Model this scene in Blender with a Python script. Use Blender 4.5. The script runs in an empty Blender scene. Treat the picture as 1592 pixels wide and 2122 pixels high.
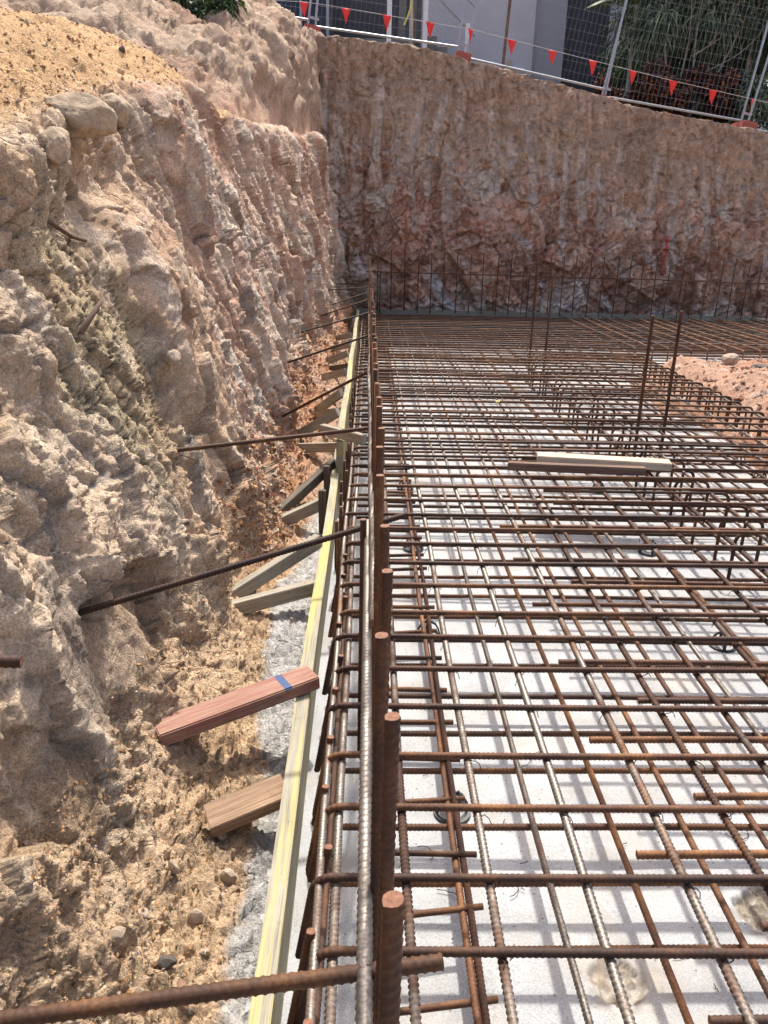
import bpy, bmesh, math, random
import numpy as np
from mathutils import Vector, Matrix
R = math.radians
rnd = random.Random(7)
scn = bpy.context.scene
COL = scn.collection

# ------------------------------------------------------------------ camera
CAM = Vector((0, 0, 1.64)); PITCH, YAW, ROLL = R(20), R(1.43), R(1.4)
fw = Vector((math.sin(YAW)*math.cos(PITCH), math.cos(YAW)*math.cos(PITCH), -math.sin(PITCH)))
r0 = Vector((math.cos(YAW), -math.sin(YAW), 0)); u0 = r0.cross(fw)
rt = r0*math.cos(ROLL)+u0*math.sin(ROLL); up = -r0*math.sin(ROLL)+u0*math.cos(ROLL)
cd = bpy.data.cameras.new('camera'); cam = bpy.data.objects.new('camera', cd); COL.objects.link(cam)
cam.matrix_world = Matrix(((rt.x, up.x, -fw.x, CAM.x), (rt.y, up.y, -fw.y, CAM.y), (rt.z, up.z, -fw.z, CAM.z), (0, 0, 0, 1)))
cd.sensor_fit = 'VERTICAL'; cd.sensor_height = 36; cd.lens = 1620/2122*36
cd.clip_start = .02; cd.clip_end = 900
scn.camera = cam
# ------------------------------------------------------------------ light
SUN_DIR = Vector((.06, .575, 1.0)).normalized()          # towards the sun
el = math.asin(SUN_DIR.z); az = math.atan2(SUN_DIR.x, SUN_DIR.y)
w = bpy.data.worlds.new('World'); scn.world = w; w.use_nodes = True
nt = w.node_tree; bg = nt.nodes['Background']; bg.inputs[1].default_value = .15
sky = nt.nodes.new('ShaderNodeTexSky'); sky.sky_type = 'NISHITA'; sky.sun_disc = False
sky.sun_elevation = el; sky.sun_rotation = az; sky.air_density = .65; sky.dust_density = 5.0; sky.ozone_density = .6
nt.links.new(sky.outputs[0], bg.inputs[0])
sl = bpy.data.lights.new('sun', 'SUN'); sl.energy = 2.45; sl.angle = R(1.6); sl.color = (1, .95, .87)
so = bpy.data.objects.new('sun', sl); COL.objects.link(so)
so.rotation_euler = (-SUN_DIR).to_track_quat('-Z', 'Y').to_euler()
scn.view_settings.view_transform = 'Standard'; scn.view_settings.look = 'None'
scn.view_settings.exposure = 1.1; scn.view_settings.gamma = 1
scn.cycles.max_bounces = 6; scn.cycles.diffuse_bounces = 4

# ------------------------------------------------------------------ helpers
def tag(o, label=None, cat=None, group=None, kind=None):
    for k, v in (('label', label), ('category', cat), ('group', group), ('kind', kind)):
        if v: o[k] = v
    return o
def link(name, me, mat=None, parent=None):
    o = bpy.data.objects.new(name, me); COL.objects.link(o)
    if mat is not None:
        if not me.materials: me.materials.append(mat)
    if parent is not None: o.parent = parent
    return o
def empty(name, loc=(0, 0, 0), rot=(0, 0, 0)):
    o = bpy.data.objects.new(name, None); COL.objects.link(o); o.location = loc; o.rotation_euler = rot
    o.empty_display_size = .05
    return o
def copy_tree(o, parent=None):
    c = o.copy(); COL.objects.link(c)
    if parent is not None: c.parent = parent
    for ch in list(o.children): copy_tree(ch, c)
    return c
def mesh_np(name, V, Q, cols=None, smooth=True, uv=None):
    V = np.asarray(V, np.float32); Q = np.asarray(Q, np.int32)
    k = Q.shape[1]; me = bpy.data.meshes.new(name)
    me.vertices.add(len(V)); me.vertices.foreach_set('co', V.ravel())
    me.loops.add(Q.size); me.loops.foreach_set('vertex_index', Q.ravel())
    me.polygons.add(len(Q)); me.polygons.foreach_set('loop_start', np.arange(0, Q.size, k, dtype=np.int32))
    me.polygons.foreach_set('loop_total', np.full(len(Q), k, np.int32))
    me.polygons.foreach_set('use_smooth', np.full(len(Q), smooth, bool))
    if cols is not None:
        a = me.color_attributes.new('albedo', 'FLOAT_COLOR', 'POINT')
        c4 = np.ones((len(V), 4), np.float32); c4[:, :3] = cols; a.data.foreach_set('color', c4.ravel())
    me.update(calc_edges=True); me.validate()
    return me
def grid_quads(n, m):
    i, j = np.meshgrid(np.arange(n-1), np.arange(m-1), indexing='ij')
    a = (i*m+j).ravel()
    return np.stack([a, a+m, a+m+1, a+1], 1)
class MB:
    def __init__(s): s.v = []; s.f = []; s.sm = []
    def add(s, v, f, smooth=False):
        o = len(s.v); s.v += [tuple(p) for p in v]
        s.f += [tuple(i+o for i in q) for q in f]; s.sm += [smooth]*len(f)
    def box(s, c, d, M=None):
        x, y, z = d[0]/2, d[1]/2, d[2]/2
        P = [Vector((sx*x, sy*y, sz*z)) for sx in (-1, 1) for sy in (-1, 1) for sz in (-1, 1)]
        if M is not None: P = [M @ p for p in P]
        P = [p+Vector(c) for p in P]
        s.add(P, [(0, 1, 3, 2), (4, 6, 7, 5), (0, 4, 5, 1), (2, 3, 7, 6), (0, 2, 6, 4), (1, 5, 7, 3)])
    def tube(s, pts, r, n=8, cap=True):
        pts = [Vector(p) for p in pts]; rr = r if isinstance(r, (list, tuple)) else [r]*len(pts)
        V = []; t0 = (pts[1]-pts[0]).normalized()
        nrm = t0.orthogonal().normalized()
        for i, p in enumerate(pts):
            a = pts[max(i-1, 0)]; b = pts[min(i+1, len(pts)-1)]; t = (b-a).normalized()
            nrm = (nrm - t*nrm.dot(t)).normalized(); bn = t.cross(nrm)
            V += [p+(nrm*math.cos(k*2*math.pi/n)+bn*math.sin(k*2*math.pi/n))*rr[i] for k in range(n)]
        F = [(i*n+k, i*n+(k+1) % n, (i+1)*n+(k+1) % n, (i+1)*n+k) for i in range(len(pts)-1) for k in range(n)]
        s.add(V, F, True)
        if cap:
            s.add(V[:n], [tuple(range(n))[::-1]]); s.add(V[-n:], [tuple(range(n))])
    def mesh(s, name):
        me = bpy.data.meshes.new(name); me.from_pydata(s.v, [], s.f)
        me.polygons.foreach_set('use_smooth', s.sm); me.update(); return me
    def build(s, name, mat, parent=None): return link(name, s.mesh(name), mat, parent)

# ---- numpy noise
def _h(i, j, k, s):
    n = (i.astype(np.uint32)*np.uint32(374761393) + j.astype(np.uint32)*np.uint32(668265263)
         + k.astype(np.uint32)*np.uint32(2147483647) + np.uint32((s*974711) & 0xffffffff))
    n = (n ^ (n >> np.uint32(13)))*np.uint32(1274126177)
    n = (n ^ (n >> np.uint32(16)))*np.uint32(2246822519)
    n = n ^ (n >> np.uint32(15))
    return (n & np.uint32(0xffffff)).astype(np.float32)/16777215.
def vnoise(x, y, z, s=0):
    xi, yi, zi = np.floor(x), np.floor(y), np.floor(z)
    fx, fy, fz = x-xi, y-yi, z-zi
    ux, uy, uz = (t*t*t*(t*(t*6-15)+10) for t in (fx, fy, fz))
    a, b, c = xi.astype(np.int64), yi.astype(np.int64), zi.astype(np.int64)
    def L(p, q, t): return p+(q-p)*t
    return L(L(L(_h(a, b, c, s), _h(a+1, b, c, s), ux), L(_h(a, b+1, c, s), _h(a+1, b+1, c, s), ux), uy),
             L(L(_h(a, b, c+1, s), _h(a+1, b, c+1, s), ux), L(_h(a, b+1, c+1, s), _h(a+1, b+1, c+1, s), ux), uy), uz)*2-1
def fbm(x, y, z, o=4, s=0, g=.5):
    r = 0; a = 1; t = 0
    for i in range(o):
        r = r+a*vnoise(x, y, z, s+i*17); t += a; a *= g; x = x*2.03+7.1; y = y*2.03+3.3; z = z*2.03+1.7
    return r/t
def ridge(x, y, z, o=3, s=0):
    r = 0; a = 1; t = 0
    for i in range(o):
        r = r+a*(1-np.abs(vnoise(x, y, z, s+i*13))*2); t += a; a *= .5; x = x*2.1+1.1; y = y*2.1+5.; z = z*2.1+2.
    return r/t
def worley(x, y, z, s=0):
    a, b, c = (np.floor(t).astype(np.int64) for t in (x, y, z))
    f1 = np.full(x.shape, 9., np.float32); f2 = f1.copy(); idv = np.zeros(x.shape, np.float32)
    for i in (-1, 0, 1):
        for j in (-1, 0, 1):
            for k in (-1, 0, 1):
                p, q, r_ = a+i, b+j, c+k
                d = (p+_h(p, q, r_, s)-x)**2+(q+_h(p, q, r_, s+1)-y)**2+(r_+_h(p, q, r_, s+2)-z)**2
                hid = _h(p, q, r_, s+3)
                n1 = d < f1
                f2 = np.where(n1, f1, np.minimum(f2, d)); idv = np.where(n1, hid, idv); f1 = np.where(n1, d, f1)
    return np.sqrt(f1), np.sqrt(f2), idv
def facets(x, y, z, s=0, tilt=1.0):
    """broken flat faces: every cell is a randomly tilted plane at a random height"""
    a, b, c = (np.floor(t).astype(np.int64) for t in (x, y, z))
    f1 = np.full(x.shape, 9., np.float32); val = np.zeros(x.shape, np.float32)
    for i in (-1, 0, 1):
        for j in (-1, 0, 1):
            for k in (-1, 0, 1):
                p, q, r_ = a+i, b+j, c+k
                dx, dy, dz = p+_h(p, q, r_, s)-x, q+_h(p, q, r_, s+1)-y, r_+_h(p, q, r_, s+2)-z
                d = dx*dx+dy*dy+dz*dz; n1 = d < f1
                h1, h2, h3, h4 = (_h(p, q, r_, s+m) for m in (3, 4, 5, 6))
                v = (h1-.5)+tilt*2*((h2-.5)*dx+(h3-.5)*dy+(h4-.5)*dz)-.55*d
                val = np.where(n1, v, val); f1 = np.where(n1, d, f1)
    return val
def ss(a, b, x):
    t = np.clip((x-a)/(b-a), 0, 1); return t*t*(3-2*t)
def mixc(c, d, m): return c+(np.asarray(d, np.float32)-c)*m[..., None]

# ------------------------------------------------------------------ materials
def newmat(name):
    m = bpy.data.materials.new(name); m.use_nodes = True
    t = m.node_tree; b = t.nodes['Principled BSDF']
    return m, t, b
def N(t, ty, **kw):
    n = t.nodes.new(ty)
    for k, v in kw.items():
        if k.startswith('i_'):
            key = k[2:]; n.inputs[int(key) if key.isdigit() else key].default_value = v
        else: setattr(n, k, v)
    return n
def noise(t, vec, scale, detail=4, rough=.55):
    n = N(t, 'ShaderNodeTexNoise'); n.inputs['Scale'].default_value = scale; n.inputs['Detail'].default_value = detail
    n.inputs['Roughness'].default_value = rough
    if vec is not None: t.links.new(vec, n.inputs['Vector'])
    return n.outputs['Fac']
def ramp(t, fac, stops, interp='LINEAR'):
    n = t.nodes.new('ShaderNodeValToRGB'); e = n.color_ramp.elements; n.color_ramp.interpolation = interp
    while len(e) < len(stops): e.new(.5)
    for k, (p, c) in enumerate(stops):
        e[k].position = p; e[k].color = (*c, 1) if len(c) == 3 else c
    t.links.new(fac, n.inputs[0]); return n.outputs[0]
def mix(t, fac, a, b, mode='MIX'):
    n = N(t, 'ShaderNodeMix', data_type='RGBA', blend_type=mode)
    if isinstance(fac, float): n.inputs[0].default_value = fac
    else: t.links.new(fac, n.inputs[0])
    for s_, v in ((6, a), (7, b)):
        if isinstance(v, tuple): n.inputs[s_].default_value = (*v, 1)
        else: t.links.new(v, n.inputs[s_])
    return n.outputs[2]
def bump(t, b, h, strength, dist):
    n = N(t, 'ShaderNodeBump'); n.inputs['Strength'].default_value = strength; n.inputs['Distance'].default_value = dist
    t.links.new(h, n.inputs['Height']); t.links.new(n.outputs[0], b.inputs['Normal'])
def mapping(t, src, scale):
    m = N(t, 'ShaderNodeMapping'); m.inputs['Scale'].default_value = scale; t.links.new(src, m.inputs[0]); return m.outputs[0]
def g3(v): return (v, v, v)

def mat_earth(name, fine=1.0):
    m, t, b = newmat(name)
    at = N(t, 'ShaderNodeAttribute', attribute_name='albedo'); geo = N(t, 'ShaderNodeNewGeometry')
    P = geo.outputs['Position']
    n1 = noise(t, P, 9, 6, .65); n2 = noise(t, P, 55, 8, .75); n3 = noise(t, P, 240, 3, .6)
    c = mix(t, .75, at.outputs['Color'], ramp(t, n1, [(.25, g3(.62)), (.5, g3(1.0)), (.75, (1.35, 1.32, 1.28))]), 'MULTIPLY')
    c = mix(t, .8, c, ramp(t, n2, [(.32, g3(.66)), (.5, g3(1.0)), (.66, g3(1.3))]), 'MULTIPLY')
    n4 = noise(t, P, 170, 4, .7); c = mix(t, .85, c, ramp(t, n4, [(.33, g3(.55)), (.5, g3(1.0)), (.66, g3(1.38))]), 'MULTIPLY')
    t.links.new(c, b.inputs['Base Color']); b.inputs['Roughness'].default_value = .95; b.inputs['Specular IOR Level'].default_value = .15
    s = N(t, 'ShaderNodeMath', operation='MULTIPLY_ADD'); t.links.new(n4, s.inputs[0]); s.inputs[1].default_value = .55; t.links.new(n2, s.inputs[2])
    wv = N(t, 'ShaderNodeVectorMath', operation='MULTIPLY_ADD'); ncol = N(t, 'ShaderNodeTexNoise'); ncol.inputs['Scale'].default_value = 5; ncol.inputs['Detail'].default_value = 5
    t.links.new(P, ncol.inputs['Vector']); t.links.new(ncol.outputs['Color'], wv.inputs[0]); wv.inputs[1].default_value = (.22, .22, .22); t.links.new(P, wv.inputs[2])
    hh = s.outputs[0]
    for sc_, wd, amt in ((7, .04, .6), (17, .06, .25)):
        v = N(t, 'ShaderNodeTexVoronoi', feature='DISTANCE_TO_EDGE'); v.inputs['Scale'].default_value = sc_; t.links.new(wv.outputs[0], v.inputs['Vector'])
        msk = noise(t, P, sc_*.35, 3, .6)
        e = ramp(t, v.outputs['Distance'], [(0, g3(0)), (wd, g3(1))]); g_ = ramp(t, msk, [(.44, g3(0)), (.58, g3(1))])
        inv = N(t, 'ShaderNodeMath', operation='SUBTRACT'); inv.inputs[0].default_value = 1; t.links.new(e, inv.inputs[1])
        mm = N(t, 'ShaderNodeMath', operation='MULTIPLY'); t.links.new(inv.outputs[0], mm.inputs[0]); t.links.new(g_, mm.inputs[1])
        ad = N(t, 'ShaderNodeMath', operation='MULTIPLY_ADD'); t.links.new(mm.outputs[0], ad.inputs[0]); ad.inputs[1].default_value = -amt; t.links.new(hh, ad.inputs[2]); hh = ad.outputs[0]
    bump(t, b, hh, 1.0, .02*fine)
    return m
def mat_plain(name, col, rough=.6, metal=0., var=.2, scale=8., bumpd=0.):
    m, t, b = newmat(name); tc = N(t, 'ShaderNodeTexCoord')
    n = noise(t, tc.outputs['Object'], scale, 5, .6)
    c = ramp(t, n, [(.25, tuple(x*(1-var) for x in col)), (.75, tuple(min(1, x*(1+var)) for x in col))])
    t.links.new(c, b.inputs['Base Color']); b.inputs['Roughness'].default_value = rough; b.inputs['Metallic'].default_value = metal
    if bumpd: bump(t, b, noise(t, tc.outputs['Object'], scale*8, 4), .5, bumpd)
    return m
def mat_rust(name, steel=0.0, dark=1.0):
    """rusty bar; steel = share of worn bare metal"""
    m, t, b = newmat(name); geo = N(t, 'ShaderNodeNewGeometry'); oi = N(t, 'ShaderNodeObjectInfo')
    P = geo.outputs['Position']
    n1 = noise(t, P, 7, 5, .65); n2 = noise(t, P, 160, 3, .7)
    a = N(t, 'ShaderNodeMath', operation='MULTIPLY_ADD'); t.links.new(oi.outputs['Random'], a.inputs[0]); a.inputs[1].default_value = .3
    t.links.new(n1, a.inputs[2])
    d = dark
    c = ramp(t, a.outputs[0], [(.3, (.022*d, .012*d, .008*d)), (.54, (.055*d, .024*d, .0125*d)), (.76, (.115*d, .049*d, .02*d)), (.94, (.23*d, .10*d, .033*d))])
    c = mix(t, .55, c, ramp(t, n2, [(.35, g3(.5)), (.65, g3(1.5))]), 'MULTIPLY')
    if steel > 0:
        n3 = noise(t, P, 5, 4, .7)
        a2 = N(t, 'ShaderNodeMath', operation='MULTIPLY_ADD'); t.links.new(oi.outputs['Random'], a2.inputs[0]); a2.inputs[1].default_value = .35
        t.links.new(n3, a2.inputs[2])
        th = .95-steel*.6
        f = ramp(t, a2.outputs[0], [(th-.12, g3(0)), (th+.12, g3(1))])
        c = mix(t, f, c, ramp(t, n2, [(.3, (.13, .11, .09)), (.7, (.28, .255, .22))]))
        mt = N(t, 'ShaderNodeMath', operation='MULTIPLY'); t.links.new(f, mt.inputs[0]); mt.inputs[1].default_value = .6
        t.links.new(mt.outputs[0], b.inputs['Metallic'])
        rr = N(t, 'ShaderNodeMath', operation='MULTIPLY_ADD'); t.links.new(f, rr.inputs[0]); rr.inputs[1].default_value = -.35; rr.inputs[2].default_value = .8
        t.links.new(rr.outputs[0], b.inputs['Roughness'])
    else: b.inputs['Roughness'].default_value = .72
    t.links.new(c, b.inputs['Base Color'])
    b.inputs['Specular IOR Level'].default_value = .4
    bump(t, b, n2, .5, .0012)
    return m
def mat_wood(name, c0, c1, c2, stain=None, paint=None, stripe=None):
    m, t, b = newmat(name); tc = N(t, 'ShaderNodeTexCoord'); O = tc.outputs['Object']; oi = N(t, 'ShaderNodeObjectInfo')
    off = N(t, 'ShaderNodeVectorMath', operation='ADD'); t.links.new(O, off.inputs[0])
    cx = N(t, 'ShaderNodeCombineXYZ'); t.links.new(oi.outputs['Random'], cx.inputs[1])
    t.links.new(oi.outputs['Random'], cx.inputs[2]); t.links.new(cx.outputs[0], off.inputs[1])
    g = noise(t, mapping(t, off.outputs[0], (2.6, 120, 120)), 1.6, 8, .7)
    big = noise(t, off.outputs[0], 3.5, 4, .6)
    c = ramp(t, g, [(.28, c0), (.5, c1), (.72, c2)])
    c = mix(t, .6, c, ramp(t, big, [(.3, g3(.7)), (.7, g3(1.25))]), 'MULTIPLY')
    kn = noise(t, off.outputs[0], 40, 5, .7); c = mix(t, ramp(t, kn, [(.60, g3(0)), (.72, g3(.55))]), c, tuple(q*.45 for q in c0))
    if stain:
        s = noise(t, mapping(t, off.outputs[0], (.9, 26, 26)), 1.3, 5, .65)
        c = mix(t, ramp(t, s, [(.48, g3(0)), (.60, g3(.8))]), c, stain)
    if paint:
        s = noise(t, mapping(t, off.outputs[0], (4, 60, 60)), 1.2, 6, .75)
        c = mix(t, ramp(t, s, [(.40, g3(.05)), (.62, g3(.8))]), c, paint)
    if stripe:
        sx = N(t, 'ShaderNodeSeparateXYZ'); t.links.new(O, sx.inputs[0])
        q = N(t, 'ShaderNodeMath', operation='SUBTRACT'); t.links.new(sx.outputs[0], q.inputs[0]); q.inputs[1].default_value = stripe[0]
        q2 = N(t, 'ShaderNodeMath', operation='ABSOLUTE'); t.links.new(q.outputs[0], q2.inputs[0])
        q3 = N(t, 'ShaderNodeMath', operation='LESS_THAN'); t.links.new(q2.outputs[0], q3.inputs[0]); q3.inputs[1].default_value = stripe[1]
        zz = N(t, 'ShaderNodeMath', operation='GREATER_THAN'); t.links.new(sx.outputs[2], zz.inputs[0]); zz.inputs[1].default_value = .015
        q4 = N(t, 'ShaderNodeMath', operation='MULTIPLY'); t.links.new(q3.outputs[0], q4.inputs[0]); t.links.new(zz.outputs[0], q4.inputs[1])
        q5 = N(t, 'ShaderNodeMath', operation='MULTIPLY'); t.links.new(q4.outputs[0], q5.inputs[0])
        t.links.new(ramp(t, g, [(.3, g3(.4)), (.5, g3(.95))]), q5.inputs[1])
        c = mix(t, q5.outputs[0], c, stripe[2])
    t.links.new(c, b.inputs['Base Color']); b.inputs['Roughness'].default_value = .85; b.inputs['Specular IOR Level'].default_value = .2
    bump(t, b, g, .45, .003)
    return m
M = {}
M['earth'] = mat_earth('excavated_earth'); M['rock'] = mat_earth('cut_rock', 1.6)
M['rust'] = mat_rust('rusty_bar'); M['rust_steel'] = mat_rust('rust_and_bare_steel', .36); M['steel'] = mat_rust('worn_steel_bar', 1.0); M['half_steel'] = mat_rust('half_worn_steel_bar', .52)
M['rust_hot'] = mat_rust('orange_rust_bar', 0, 1.35)
M['rust_dark'] = mat_rust('dark_rust_bar', 0, .55)
M['cut'] = mat_plain('cut_bar_end', (.20, .095, .055), .85, 0, .5, 160, .002)
M['form'] = mat_wood('weathered_formwork', (.15, .135, .105), (.31, .29, .225), (.43, .40, .31), stain=(.47, .40, .13))
M['form_far'] = mat_wood('grey_green_formwork', (.12, .125, .10), (.2, .205, .165), (.27, .27, .22))
M['wood'] = mat_wood('grey_timber', (.17, .15, .115), (.33, .295, .23), (.47, .43, .35))
M['wood_dark'] = mat_wood('dark_timber', (.055, .046, .037), (.12, .10, .08), (.21, .175, .14))
M['wood_warm'] = mat_wood('brown_timber', (.13, .085, .055), (.30, .20, .13), (.44, .32, .22))
M['wood_pale'] = mat_wood('pale_timber', (.30, .24, .16), (.52, .43, .31), (.68, .58, .45))
M['wood_red'] = mat_wood('red_painted_timber', (.13, .085, .06), (.32, .21, .15), (.45, .33, .25), paint=(.27, .10, .085), stripe=(-.155, .013, (.05, .10, .21)))
M['plastic'] = mat_plain('black_plastic', (.018, .02, .026), .45, 0, .2, 20)
M['galv'] = mat_plain('galvanised_tube', (.40, .42, .44), .42, .6, .15, 14)
M['wire'] = mat_plain('galvanised_wire', (.34, .35, .36), .5, .5, .1, 14)
M['flag'] = mat_plain('red_flag_plastic', (.85, .045, .04), .55, 0, .08, 6)
M['cord'] = mat_plain('pale_cord', (.6, .6, .58), .8)
M['foot'] = mat_plain('red_plastic_foot', (.42, .11, .075), .7, 0, .2, 10)
M['white'] = mat_plain('white_paint', (.78, .79, .8), .6, 0, .08, 5)
M['wallgrey'] = mat_plain('light_grey_render', (.52, .53, .57), .8, 0, .06, 2, .002)
M['wallmid'] = mat_plain('mid_grey_render', (.36, .375, .42), .8, 0, .06, 2, .002)
M['walldark'] = mat_plain('dark_grey_cladding', (.075, .082, .10), .7, 0, .12, 3)
M['glass'] = mat_plain('dark_window_glass', (.012, .015, .022), .12)
M['cement'] = mat_plain('cement_render', (.2, .2, .19), .9, 0, .2, 4, .004)
M['tie'] = mat_plain('tie_wire', (.03, .022, .018), .6, .3)
M['stake'] = mat_wood('brown_stake', (.08, .05, .035), (.17, .11, .08), (.25, .17, .12))
M['stone'] = mat_plain('pale_stone', (.42, .33, .24), .95, 0, .4, 30, .006)
M['boulder'] = mat_plain('tan_boulder', (.40, .305, .205), .95, 0, .5, 22, .02)
M['darkstone'] = mat_plain('dark_stone', (.1, .085, .075), .9, 0, .5, 25, .005)
M['root'] = mat_plain('dry_root', (.12, .075, .05), .9, 0, .35, 40, .003)
M['drybrown'] = mat_plain('dry_leaf', (.2, .115, .07), .8, 0, .3, 40)
M['greenleaf'] = mat_plain('fallen_green_leaf', (.07, .13, .045), .6, 0, .3, 40)
M['yellow'] = mat_plain('yellow_tape', (.62, .6, .16), .6)
M['pink'] = mat_plain('red_spray_paint', (.55, .06, .07), .8, 0, .3, 30)

def leafmat(name, stops):
    m, t, b = newmat(name); at = N(t, 'ShaderNodeAttribute', attribute_name='albedo')
    sx = N(t, 'ShaderNodeSeparateColor'); t.links.new(at.outputs['Color'], sx.inputs[0])
    t.links.new(ramp(t, sx.outputs[0], stops), b.inputs['Base Color']); b.inputs['Roughness'].default_value = .5
    b.inputs['Specular IOR Level'].default_value = .3
    return m
M['leaf'] = leafmat('green_foliage', [(0, (.014, .03, .014)), (.5, (.05, .105, .04)), (1, (.14, .23, .08))])
M['leafblue'] = leafmat('bluish_foliage', [(0, (.012, .026, .022)), (.5, (.075, .13, .08)), (1, (.24, .31, .16))])
M['croton'] = leafmat('red_croton_foliage', [(0, (.02, .012, .014)), (.5, (.055, .024, .02)), (.85, (.15, .045, .022)), (1, (.42, .17, .04))])

# ------------------------------------------------------------------ floor slab (blinding concrete)
def axis(segs):
    out = [segs[0][0]]
    for a, b, st in segs:
        n = max(1, int(round((b-a)/st))); out += list(np.linspace(a, b, n+1)[1:])
    return np.array(out)
fx = axis([(-.25, 1.75, .007), (1.75, 3.3, .03), (3.3, 9, .2)]); fy = axis([(-2, .6, .1), (.6, 2.1, .007), (2.1, 4, .02), (4, 13.6, .08)])
FX, FY = np.meshgrid(fx, fy, indexing='ij')
fz = .004*fbm(FX*2, FY*2, FX*0, 3, 5)+.0015*fbm(FX*14, FY*14, FX*0, 2, 6)
fc = np.ones(FX.shape+(3,), np.float32)*np.array((.392, .40, .403), np.float32)
fc *= (1+.10*fbm(FX*1.7, FY*1.7, FX*0, 4, 8))[..., None]
fc = mixc(fc, (.50, .44, .36), .55*ss(.25, .6, fbm(FX*3.1, FY*3.1, FX*0+4, 4, 9)))
pit = np.zeros(FX.shape)
for (px, py, ra, rb) in ((.6, 1.335, .062, .062), (1.07, 1.55, .085, .075), (1.7, 1.25, .05, .05)):
    d = np.hypot((FX-px)/ra, (FY-py)/rb)+.5*fbm(FX*22, FY*22, FX*0+1, 3, 12)
    pit = np.maximum(pit, ss(1.06, .86, d))
    cr = ss(.09, .0, np.abs(fbm(FX*9+px, FY*9, FX*0, 3, 21)))*ss(2.3, 1.1, d)*(1-pit)
    fz = fz-.005*cr; fc = mixc(fc, (.25, .23, .21), .7*cr)
rough = fbm(FX*45, FY*45, FX*0, 4, 31, .65)
rough = rough+.5*np.abs(fbm(FX*80, FY*80, FX*0, 3, 33)); rough = rough+.5*facets(FX*34, FY*34, FX*0, 34); fz = fz-pit*(.016+.013*rough)
fc = mixc(fc, (.26, .22, .165), pit*.95); fc = mixc(fc, (.40, .385, .36), pit*ss(.15, .5, rough)); fc = mixc(fc, (.12, .10, .08), pit*ss(-.05, -.35, rough)*.8)
def mat_concrete():
    m, t, b = newmat('pale_blinding_concrete'); at = N(t, 'ShaderNodeAttribute', attribute_name='albedo'); geo = N(t, 'ShaderNodeNewGeometry')
    P = geo.outputs['Position']
    n1 = noise(t, P, 5, 6, .65); n2 = noise(t, P, 130, 4, .7); n3 = noise(t, P, 420, 2, .5)
    c = mix(t, .7, at.outputs['Color'], ramp(t, n1, [(.3, (.78, .77, .76)), (.5, g3(1)), (.7, g3(1.16))]), 'MULTIPLY')
    c = mix(t, ramp(t, n2, [(.30, g3(.9)), (.39, g3(0))]), c, (.27, .25, .22))
    n7 = noise(t, P, 210, 3, .7); c = mix(t, .8, c, ramp(t, n7, [(.35, g3(.72)), (.5, g3(1)), (.65, g3(1.2))]), 'MULTIPLY'); n5 = noise(t, P, 38, 6, .75); c = mix(t, ramp(t, n5, [(.60, g3(0)), (.72, g3(.55))]), c, (.36, .34, .31))
    n6 = noise(t, P, 2.3, 5, .7); c = mix(t, ramp(t, n6, [(.50, g3(0)), (.66, g3(.5))]), c, (.36, .31, .25))
    v = N(t, 'ShaderNodeTexVoronoi'); v.inputs['Scale'].default_value = 26; t.links.new(P, v.inputs['Vector'])
    c = mix(t, ramp(t, v.outputs['Distance'], [(.06, g3(.8)), (.11, g3(0))]), c, (.16, .13, .11))
    t.links.new(c, b.inputs['Base Color']); b.inputs['Roughness'].default_value = .9; b.inputs['Specular IOR Level'].default_value = .2
    bump(t, b, n2, .35, .004)
    return m
M['concrete'] = mat_concrete()
me = mesh_np('concrete_floor', np.stack([FX, FY, fz], -1).reshape(-1, 3), grid_quads(*FX.shape), fc.reshape(-1, 3))
tag(link('concrete_floor', me, M['concrete']), 'pale blinding concrete floor of the pit below the bars', 'concrete floor', kind='structure')

# ------------------------------------------------------------------ left bank
def lerp_pts(t, P):
    """P: list of (tpos, array) piecewise with smooth-ish linear"""
    out = np.zeros_like(P[0][1]+t)
    for (a, va), (b, vb) in zip(P[:-1], P[1:]):
        k = np.clip((t-a)/(b-a), 0, 1); out = np.where((t >= a) & (t <= b), va+(vb-va)*k, out)
    return out
def spline_pts(t, P):
    ts = np.array([p[0] for p in P]); out = None
    n = len(P); V = [np.asarray(p[1]) for p in P]
    idx = np.clip(np.searchsorted(ts, t, side='right')-1, 0, n-2)
    res = np.zeros(t.shape)
    for i in range(n-1):
        m0 = V[i]-V[i-1] if i > 0 else V[1]-V[0]
        m1 = V[i+2]-V[i+1] if i < n-2 else V[n-1]-V[n-2]
        d = V[i+1]-V[i]
        h = ts[i+1]-ts[i]
        s0 = d if i == 0 else .5*(d+m0*h/(ts[i]-ts[i-1])); s1 = d if i == n-2 else .5*(d+m1*h/(ts[i+2]-ts[i+1]))
        k = np.clip((t-ts[i])/h, 0, 1)
        v = (2*k**3-3*k**2+1)*V[i]+(k**3-2*k**2+k)*s0+(-2*k**3+3*k**2)*V[i+1]+(k**3-k**2)*s1
        res = np.where(idx == i, v, res)
    return res
yl = [-1.6]
while yl[-1] < 14.5: yl.append(yl[-1]+max(.0065, .0042*math.hypot(max(yl[-1], .6), 1.2)) if yl[-1] > .7 else yl[-1]+.03)
yl = np.array(yl)
tl = axis([(0, .10, .0018), (.10, .62, .00165), (.62, .8, .0016), (.8, 1, .0035)])
LY, LT = np.meshgrid(yl, tl, indexing='ij')
def I(y, *pts): return np.interp(y, [p[0] for p in pts], [p[1] for p in pts])
zb = I(LY, (-2, 1.75), (2.6, 1.80), (3.4, 2.02), (4.3, 2.2), (6.2, 2.5), (6.6, 2.54), (6.95, 2.44), (10, 2.58), (13.5, 2.95))
zb = zb+.10*fbm(LY*1.3, LY*0, LY*0, 4, 35)*ss(5.8, 6.6, LY)
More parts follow.
